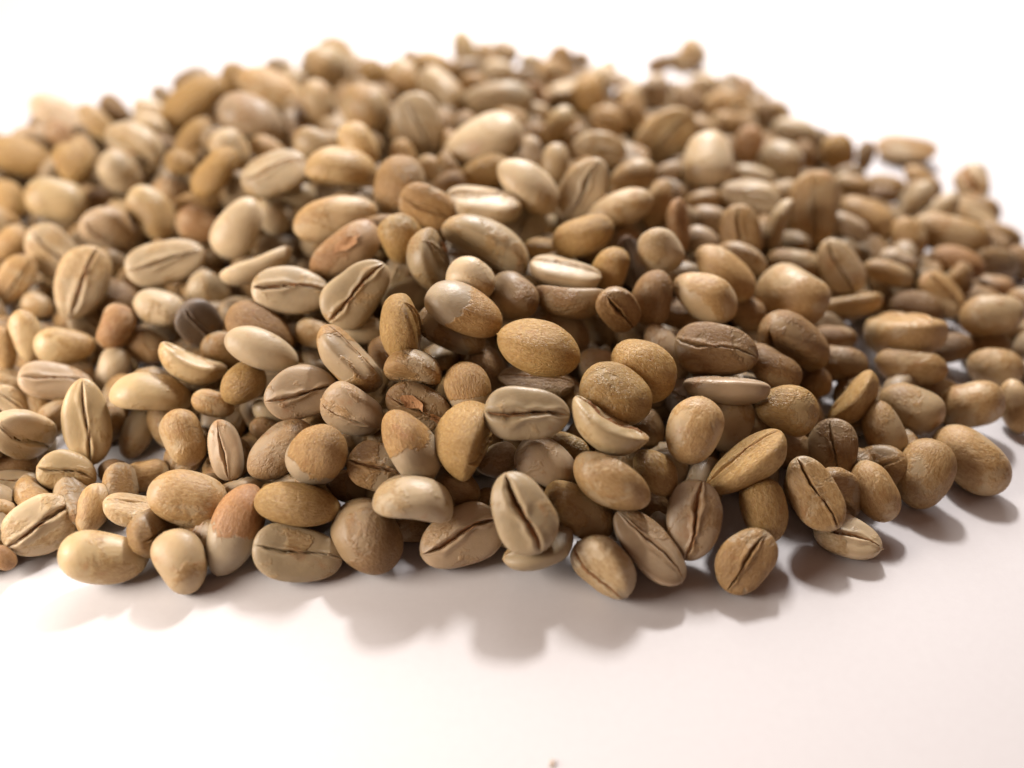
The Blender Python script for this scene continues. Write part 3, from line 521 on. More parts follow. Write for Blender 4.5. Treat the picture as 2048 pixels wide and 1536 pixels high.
1.548 17.914 1.351 0.458 -0.679 0.501 0.28 0.797 0.633 0.418 180|o||1|golden bean upright, back up, just above right of the yellow egg-like upper bean
-1.777 12.984 2.15 0.425 -0.669 -0.55 -0.262 1.029 0.755 0.498 180|m|mottled|2|mottled tan and grey bean standing upright, upper middle of the heap
-1.347 14.236 1.775 0.479 -0.838 0.203 0.165 0.532 0.416 0.275 180|t||2|half-hidden tan bean tilted down right, just above the slit bean left of crest
-1.843 14.687 1.783 0.419 -0.757 0.405 0.296 0.593 0.399 0.263 180|t||1|half-hidden tan bean tilted down right, just above the mottled upright bean
-0.459 14.107 1.76 0.499 -0.849 -0.157 -0.076 1.015 0.521 0.344 180|o||2|half-hidden golden bean tilted up right, just below the big pale upper bean
-1.273 12.407 2.16 0.82 0.528 0.13 -0.178 0.867 0.633 0.418 8|m|slitpair|2|patchy bean with a short slit crease, left of the pale bean with top crease
-0.432 12.651 2.056 0.999 -0.029 0.045 -0.008 1.194 0.74 0.488 -62|p|frosted|2|pale level bean with its crease along the top, left of the bean over the crest
0.259 13.031 2.162 0.203 -0.917 0.237 0.246 1.135 0.655 0.433 145|p|overtop|2|tan bean lying over the crest above the long pale low-creased bean
1.125 13.174 2.042 0.767 0.419 -0.269 0.404 1.021 0.705 0.465 0|p|greypale|2|greyish pale bean on the crest with its crease showing, tilted up to the right
1.678 12.819 1.881 0.469 -0.86 -0.14 -0.141 1.06 0.543 0.359 180|t|tanlean|2|tan bean tilted up to the right, just right of the greyish creased crest bean
0.178 12.89 1.518 0.755 0.501 -0.175 0.385 0.819 0.658 0.434 10|g||2|half-hidden olive grey bean tilted up right, just below the bean lying over the crest
-1.039 13.781 1.747 0.496 -0.85 -0.166 -0.059 0.589 0.403 0.266 180|b||2|half-hidden brown bean tilted up right, just above right of the slit bean left of crest
0.559 13.325 1.283 0.458 -0.821 0.308 0.15 0.528 0.407 0.269 180|g||2|half-hidden olive grey bean tilted down right, just left of the golden oval bean
2.317 19.232 1.038 0.541 -0.821 0.175 0.049 0.646 0.36 0.238 180|w||1|small whitish bean tilted down right, back up, above left of the yellowish creased bean
2.416 17.833 1.254 0.487 -0.715 0.45 0.222 0.597 0.45 0.297 180|t||1|small tan bean tilted down right, back up, just above left of the yellowish creased bean
-3.428 20.064 1.091 0.528 -0.828 0.103 0.159 0.642 0.416 0.275 180|p||1|half-hidden pale bean tilted down right, just right of the round greyish skyline bean
0.002 16.615 1.498 0.519 -0.837 0.148 0.092 0.672 0.392 0.258 180|t||1|half-hidden tan bean tilted down right, just below right of the wide olive back-row bean
-0.604 21.791 0.636 0.475 -0.724 0.41 0.286 0.482 0.375 0.247 180|t||1|half-hidden tan bean tilted down right, just right of the bean standing on the skyline
-6.061 17.021 1.667 0.206 -0.921 -0.292 -0.158 1.391 0.738 0.487 135|o|leanleft|0|long golden bean at the upper left tilted up to the right, on the skyline
-4.675 15.85 1.898 0.254 -0.935 0.055 0.243 1.223 0.808 0.533 150|n|shadowed|1|large greyish bean right of the golden leaning bean at the upper left
-4.669 17.556 1.659 0.103 -0.964 0.018 0.243 1.345 0.735 0.485 130|t|shadeunder|1|tan bean on the skyline with a pale top and shaded underside
-5.576 18.382 1.497 0.41 -0.757 0.353 0.367 0.667 0.541 0.357 180|o||0|golden bean tilted down right, back up, just left of the shaded skyline bean
-6.936 17.065 1.472 0.955 0.173 0.24 0.03 0.626 0.428 0.283 -40|p||0|small pale bean tilted down right, on its side, just right of the brown skyline knob
-7.729 17.301 1.358 0.404 -0.797 0.26 0.366 0.627 0.45 0.297 180|b|brownknob|0|small brown bean on the skyline at the upper left
-8.73 17.263 1.198 0.446 -0.829 0.122 0.315 1.306 0.67 0.442 180|w|outlier|0|whitish bean on the skyline at the upper left corner of the heap
-7.886 16.75 1.347 0.395 -0.8 0.258 0.37 0.858 0.44 0.29 180|y||0|yellowish bean tilted down right, back up, just below left of the brown skyline knob
-9.13 16.652 1.115 0.497 -0.837 -0.08 0.214 0.805 0.413 0.272 180|n||0|pinkish grey bean level, back up, just below left of the whitish corner bean
-8.494 16.427 1.232 0.383 -0.803 0.252 0.38 0.634 0.432 0.285 180|r||0|small rusty bean tilted down right, back up, just below the whitish corner bean
-9.093 15.924 1.077 0.467 -0.845 -0.007 0.261 1.134 0.696 0.46 180|o||0|golden bean tilted down right, back up, just above left of the buttery bean at left
-7.784 15.145 1.367 0.34 -0.783 0.329 0.405 0.761 0.598 0.394 180|o||0|golden bean tilted down right, back up, just above right of the buttery bean at left
-6.717 15.426 1.584 0.492 0.836 -0.085 -0.229 1.102 0.835 0.551 70|p|liplined|0|pale bean at the upper left with a crease along its lower side
-6.884 14.887 1.376 0.449 -0.67 0.099 0.583 0.906 0.686 0.453 180|p||0|pale bean tilted down right, back up, just below left of the pale underlined bean
-6.691 16.204 1.506 0.48 -0.843 0.056 0.236 0.636 0.494 0.326 180|p||0|pale bean tilted down right, back up, just above right of the pale underlined bean
-5.66 15.552 1.685 0.528 -0.766 -0.365 -0.051 0.829 0.444 0.293 180|o||0|golden bean tilted up right, back up, just below the long golden skyline bean
-5.726 14.784 1.6 0.488 -0.854 -0.008 0.183 0.551 0.429 0.283 180|o||0|small golden bean level, back up, just right of the pale underlined bean
-4.844 14.85 1.792 0.381 -0.772 0.363 0.358 0.756 0.613 0.404 180|p||1|pale bean tilted down right, back up, just below left of the large greyish upper bean
-4.941 14.113 1.78 0.509 -0.761 -0.396 -0.073 0.999 0.512 0.338 180|o||1|golden bean tilted up right, back up, just above the cream bean tilted up right
-3.837 13.708 1.982 0.938 0.277 -0.04 0.205 1.091 0.722 0.477 -30|p|orangelip|1|pale bean with a faint tan crease near its top, left of the shiny plump bean
-7.848 14.282 1.157 0.458 -0.856 -0.018 0.239 1.005 0.739 0.488 180|y|buttery|0|smooth buttery bean lying level at the left, blurred
-8.943 14.657 0.896 0.232 -0.723 0.454 0.466 0.764 0.57 0.376 180|o||0|golden bean upright, back up, just left of the buttery bean at left
-5.992 13.652 1.275 0.189 -0.827 0.298 0.438 0.977 0.66 0.435 160|y||0|yellowish bean tilted down right, back up, just above the pale bean with faint crease
-6.591 13.218 1.188 0.553 0.653 0.461 -0.234 1.012 0.767 0.506 40|n||0|pinkish grey bean, on its side, just above right of the tall cream creased bean
-4.298 12.698 1.619 0.475 -0.728 -0.479 -0.124 1.054 0.64 0.422 180|p|creamlean|1|smooth cream bean tilted up to the right, left of the big smooth tan bean
-3.941 13.412 1.359 0.363 -0.781 0.383 0.333 0.624 0.438 0.289 180|p||1|half-hidden pale bean tilted down right, just right of the cream bean tilted up right
-5.443 14.266 1.099 0.495 -0.851 -0.152 0.094 0.861 0.442 0.292 180|t||1|half-hidden tan bean level, just above left of the cream bean tilted up right
-5.958 14.636 1.081 0.449 -0.734 0.109 0.498 0.705 0.534 0.352 180|n||0|half-hidden pinkish grey bean tilted down right, below right of the pale underlined bean
-7.31 14.782 0.82 0.444 -0.858 0.052 0.254 0.638 0.48 0.317 180|b||0|half-hidden brown bean tilted down right, just right of the buttery bean at left
-5.245 13.649 1.044 0.444 -0.866 0.077 0.217 0.765 0.573 0.378 180|r||1|half-hidden rusty bean tilted down right, just left of the cream bean tilted up right
-8.376 13.411 0.862 0.503 -0.766 -0.398 0.04 0.661 0.493 0.325 180|t||0|tan bean tilted up right, back up, below left of the buttery bean at left
-3.559 13.825 1.557 0.451 -0.848 0.172 0.219 0.656 0.416 0.274 180|g||1|olive grey bean, back up, just below right of the pale bean with tan crease
-4.425 18.745 1.297 0.477 -0.805 0.232 0.268 0.692 0.405 0.267 180|p||1|half-hidden pale bean tilted down right, just right of the shaded skyline bean
-8.065 16.309 1.01 0.348 -0.78 0.329 0.403 0.622 0.394 0.26 180|t||0|half-hidden tan bean tilted down right, just below right of the whitish corner bean
-6.41 15.954 1.284 0.475 -0.847 0.06 0.232 0.547 0.395 0.26 180|b||0|half-hidden brown bean tilted down right, just right of the pale underlined bean
-4.332 15.222 1.593 0.465 -0.839 0.16 0.234 0.658 0.442 0.292 180|t||1|half-hidden tan bean tilted down right, just above the pale bean with tan crease
-6.864 14.492 0.788 0.442 -0.861 0.058 0.247 0.578 0.443 0.292 180|t||0|half-hidden tan bean tilted down right, above left of the pale bean with faint crease
-5.378 12.228 1.278 0.899 0.381 0.071 0.202 1.195 0.711 0.47 -12|p|faintline|1|large pale bean at the left with a faint crease, tilted slightly up
-6.607 11.893 1.127 0.679 0.474 -0.086 0.554 1.21 0.729 0.481 0|p|tallcream|0|tall cream bean at the left with a crease down its middle
-7.558 13.045 0.948 0.819 0.325 0.377 -0.284 0.926 0.748 0.494 0|p||0|pale bean tilted down right, crease showing, just above left of the tall cream creased bean
-7.94 12.403 0.826 0.717 0.49 -0.017 0.495 0.87 0.515 0.34 0|t||0|tan bean tilted up right, crease showing, just above the horn of the horned pair
-7.61 12.17 0.49 0.365 -0.869 0.128 0.31 0.494 0.397 0.262 180|t||0|half-hidden tan bean tilted down right, just above the horn of the horned pair
-7.155 10.871 0.909 0.192 -0.746 0.474 0.427 0.809 0.415 0.274 180|y|horn|0|yellowish upright bean at the left edge, one horn of an L-shaped pair
-6.582 10.795 0.795 0.411 -0.885 -0.077 0.204 0.838 0.543 0.358 180|y|hornbase|0|yellowish level bean at the left, foot of an L-shaped pair
-5.887 11.044 0.939 0.457 -0.723 -0.515 -0.06 0.711 0.496 0.328 180|r||0|rusty bean tilted up right, back up, just below right of the tall cream creased bean
-5.308 11.389 1.053 0.177 -0.965 -0.052 0.189 0.757 0.553 0.365 150|p||1|pale bean level, back up, just below the pale bean with faint crease
-4.532 10.82 1.145 0.704 0.407 0.545 -0.201 0.841 0.637 0.421 0|d|darkest|1|darkest grey-brown bean in the left half, well left of the slanting split bean
-5.563 11.13 0.53 0.361 -0.879 0.155 0.268 0.694 0.539 0.356 180|b||1|half-hidden brown bean tilted down right, just left of the yellow boat-shaped bean
-4.474 10.044 1.093 0.931 -0.271 0.239 0.059 0.954 0.606 0.4 -78|y|boat|1|yellow boat-shaped bean with its hollow side up, just below the darkest bean
-3.538 10.487 1.348 0.381 -0.875 0.193 0.23 1.007 0.606 0.4 180|b||1|brown bean tilted down right, back up, just above the pale bean with pointed end
-3.4 9.893 1.468 0.31 -0.923 0.101 0.204 1.002 0.527 0.348 170|p|beak|1|pale smooth bean pointing down to the right, left of the slanting split bean
-3.152 10.935 1.689 0.935 0.334 0.109 0.042 1.081 0.693 0.458 -14|p|palelevel|1|pale bean with a level crease, left of the grey bean with reddish crease
-3.806 11.765 1.536 0.893 -0.388 -0.164 0.158 1.134 0.567 0.328 -105|p||1|pale bean tilted up right, on its side, above right of the darkest bean
-4.687 11.941 0.964 0.423 -0.794 -0.027 0.435 0.736 0.557 0.368 180|g||1|half-hidden olive grey bean tilted down right, just above the darkest bean
-2.797 10.559 1.197 0.413 -0.896 0.074 0.147 0.602 0.41 0.271 180|t||2|half-hidden tan bean tilted down right, just above left of the slanting split bean
-2.78 9.237 1.27 0.901 0.408 0.057 0.139 0.983 0.686 0.453 0|n|greycrease|2|pinkish grey bean with a level crease, left below the slanting split bean
-3.334 9.535 0.636 0.347 -0.894 0.189 0.211 0.537 0.418 0.276 180|g||1|half-hidden olive grey bean tilted down right, just below left of the pinkish level creased bean
-4.947 9.626 0.878 0.113 0.977 0.129 -0.127 1.099 0.667 0.44 120|y|saddle|1|yellow saddle-shaped bean lying level below the yellow boat-shaped bean
-3.667 9.629 1.089 0.422 -0.831 -0.362 -0.02 0.669 0.529 0.349 180|o||1|golden bean tilted up right, back up, just right of the yellow boat-shaped bean
-4.082 9.465 0.86 0.371 -0.907 0.059 0.189 0.588 0.354 0.234 180|t||1|tan bean tilted down right, back up, just below right of the yellow boat-shaped bean
-5.781 9.265 0.721 0.719 0.15 0.398 -0.549 1.184 0.607 0.401 0|y|pillar|0|upright yellow bean with a long crease, at the left below the horned pair
-6.512 10.108 0.683 0.947 0.221 0.221 0.068 0.996 0.53 0.35 -20|n||0|pinkish grey bean level, crease showing, just below the level bean of the horned pair
-5.923 10.61 0.47 0.435 -0.684 -0.579 -0.085 0.739 0.445 0.294 180|p||0|half-hidden pale bean upright, just above left of the yellow saddle-shaped bean
-6.791 9.949 0.297 0.228 -0.82 0.369 0.373 0.682 0.426 0.281 180|t||0|half-hidden tan bean tilted down right, just above right of the dimpled pale bean
-6.525 8.983 0.751 0.67 0.456 0.569 -0.138 0.892 0.675 0.446 20|p|dimple|0|dimpled pale bean at the left edge below the middle
-5.289 9.483 0.272 0.406 -0.692 -0.591 -0.081 0.723 0.428 0.283 180|g||1|half-hidden olive grey bean upright, just below left of the yellow saddle-shaped bean
-4.407 9.002 0.688 0.22 -0.783 0.471 0.341 0.793 0.547 0.361 180|t||1|tan bean upright, back up, just left of the slim upright creased bean
-3.779 8.726 0.711 0.692 0.322 0.241 -0.599 0.817 0.433 0.286 20|n|glossslim|1|slim upright pinkish bean with a crease, left of the greyish sloping bean
-3.357 9.227 0.581 0.355 -0.91 0.111 0.181 0.479 0.316 0.209 180|b||1|half-hidden brown bean tilted down right, just above left of the greyish sloping bean
-7.445 10.695 0.834 0.173 -0.739 0.487 0.432 0.626 0.327 0.216 180|t||0|tan bean upright, back up, just below left of the horn of the horned pair
-7.091 9.809 0.594 0.869 0.288 0.34 -0.214 0.519 0.358 0.237 0|p||0|pale bean tilted down right, crease showing, just above the dimpled pale bean
-5.902 8.563 0.444 0.912 0.325 0.246 -0.041 0.754 0.547 0.361 0|y|vopen|0|yellow creased bean half hidden below the upright yellow creased bean
-6.608 8.541 0.298 0.954 0.169 0.238 0.064 0.62 0.366 0.241 -20|p||0|pale bean level, crease showing, just below the dimpled pale bean
-6.002 7.755 0.334 0.842 0.38 0.095 0.371 0.913 0.717 0.473 0|p|cornercrease|0|pale bean with a diagonal crease at the front left corner of the heap
-5.396 8.014 0.361 0.388 -0.712 -0.585 -0.037 0.669 0.412 0.272 180|t||0|tan bean upright, back up, just below right of the yellow creased bean under pillar
-4.871 8.001 0.376 0.969 -0.14 0.189 0.08 0.758 0.517 0.341 -55|p||0|pale bean level, on its side, just above right of the honey-coloured front bean
-4.09 7.949 0.641 0.329 -0.925 0.04 0.187 0.986 0.691 0.456 180|t|bulky|1|bulky smooth tan bean near the front left
-4.947 8.749 0.206 0.37 -0.907 -0.146 0.138 0.588 0.438 0.289 180|t||1|half-hidden tan bean level, just above left of the bulky smooth tan bean
-5.373 8.801 0.188 0.32 -0.912 0.089 0.24 0.507 0.358 0.236 180|b||0|half-hidden brown bean tilted down right, just right of the yellow creased bean under pillar
-5.027 7.282 0.334 0.308 -0.929 -0.024 0.201 1.054 0.638 0.421 180|y|honey|0|honey-coloured smooth bean on the table at the front left edge
-4.062 7.204 0.34 0.202 -0.843 0.407 0.289 0.837 0.615 0.406 180|t||1|half-hidden tan bean tilted down right, just below left of the half-orange bean
-3.459 7.625 0.424 0.348 -0.737 -0.573 -0.083 1.223 0.627 0.414 180|3|halfdip|1|long bean orange on its upper half and grey below, at the front left
-2.674 7.816 0.679 0.088 -0.989 -0.028 0.115 1.075 0.563 0.371 150|o|goldlow|1|golden bean lying level above the grey front bean
-2.647 7.345 0.324 0.94 0.315 0.125 -0.03 1.112 0.675 0.445 0|g|levelcrease|1|grey bean with a level crease on the table at the front, right of half-orange bean
-6.285 7.291 0.304 0.217 -0.89 0.241 0.321 0.362 0.259 0.171 180|r||0|small rusty bean tilted down right, back up, left of the honey-coloured front bean
-6.527 7.984 0.404 0.292 -0.911 0.076 0.282 0.356 0.242 0.16 180|t||0|small tan bean tilted down right, back up, below the dimpled pale bean
-6.279 12.112 0.637 0.378 -0.87 0.143 0.282 0.811 0.595 0.393 180|b||0|half-hidden brown bean tilted down right, just below right of the tall cream creased bean
-6.081 12.622 0.688 0.475 -0.823 -0.308 0.044 0.779 0.573 0.378 180|t||0|half-hidden tan bean tilted up right, just below left of the pale bean with faint crease
-7.381 10.429 0.319 0.352 -0.89 0.058 0.284 0.801 0.612 0.404 180|t||0|half-hidden tan bean tilted down right, just below the horn of the horned pair
-6.77 8.838 0.255 0.337 -0.906 -0.01 0.254 0.698 0.491 0.324 180|b||0|half-hidden brown bean level, just below left of the dimpled pale bean
7.666 12.524 0.279 0.462 -0.842 0.25 -0.123 0.834 0.587 0.388 180|b||0|half-hidden brown bean tilted down right, just below right of the rusty far-right bean
6.448 12.134 0.408 0.447 -0.868 0.164 -0.14 0.86 0.625 0.413 180|b||0|half-hidden brown bean level, below left of the rusty far-right bean
-8.912 13.878 0.809 0.407 -0.749 0.009 0.523 1.119 0.848 0.56 180|t||0|large tan bean tilted down right, back up, below left of the buttery bean at left
-6.838 8.092 0.35 0.316 -0.912 -0.007 0.262 0.783 0.631 0.416 180|p||0|large pale bean level, back up, just left of the creased bean at front left corner
"""

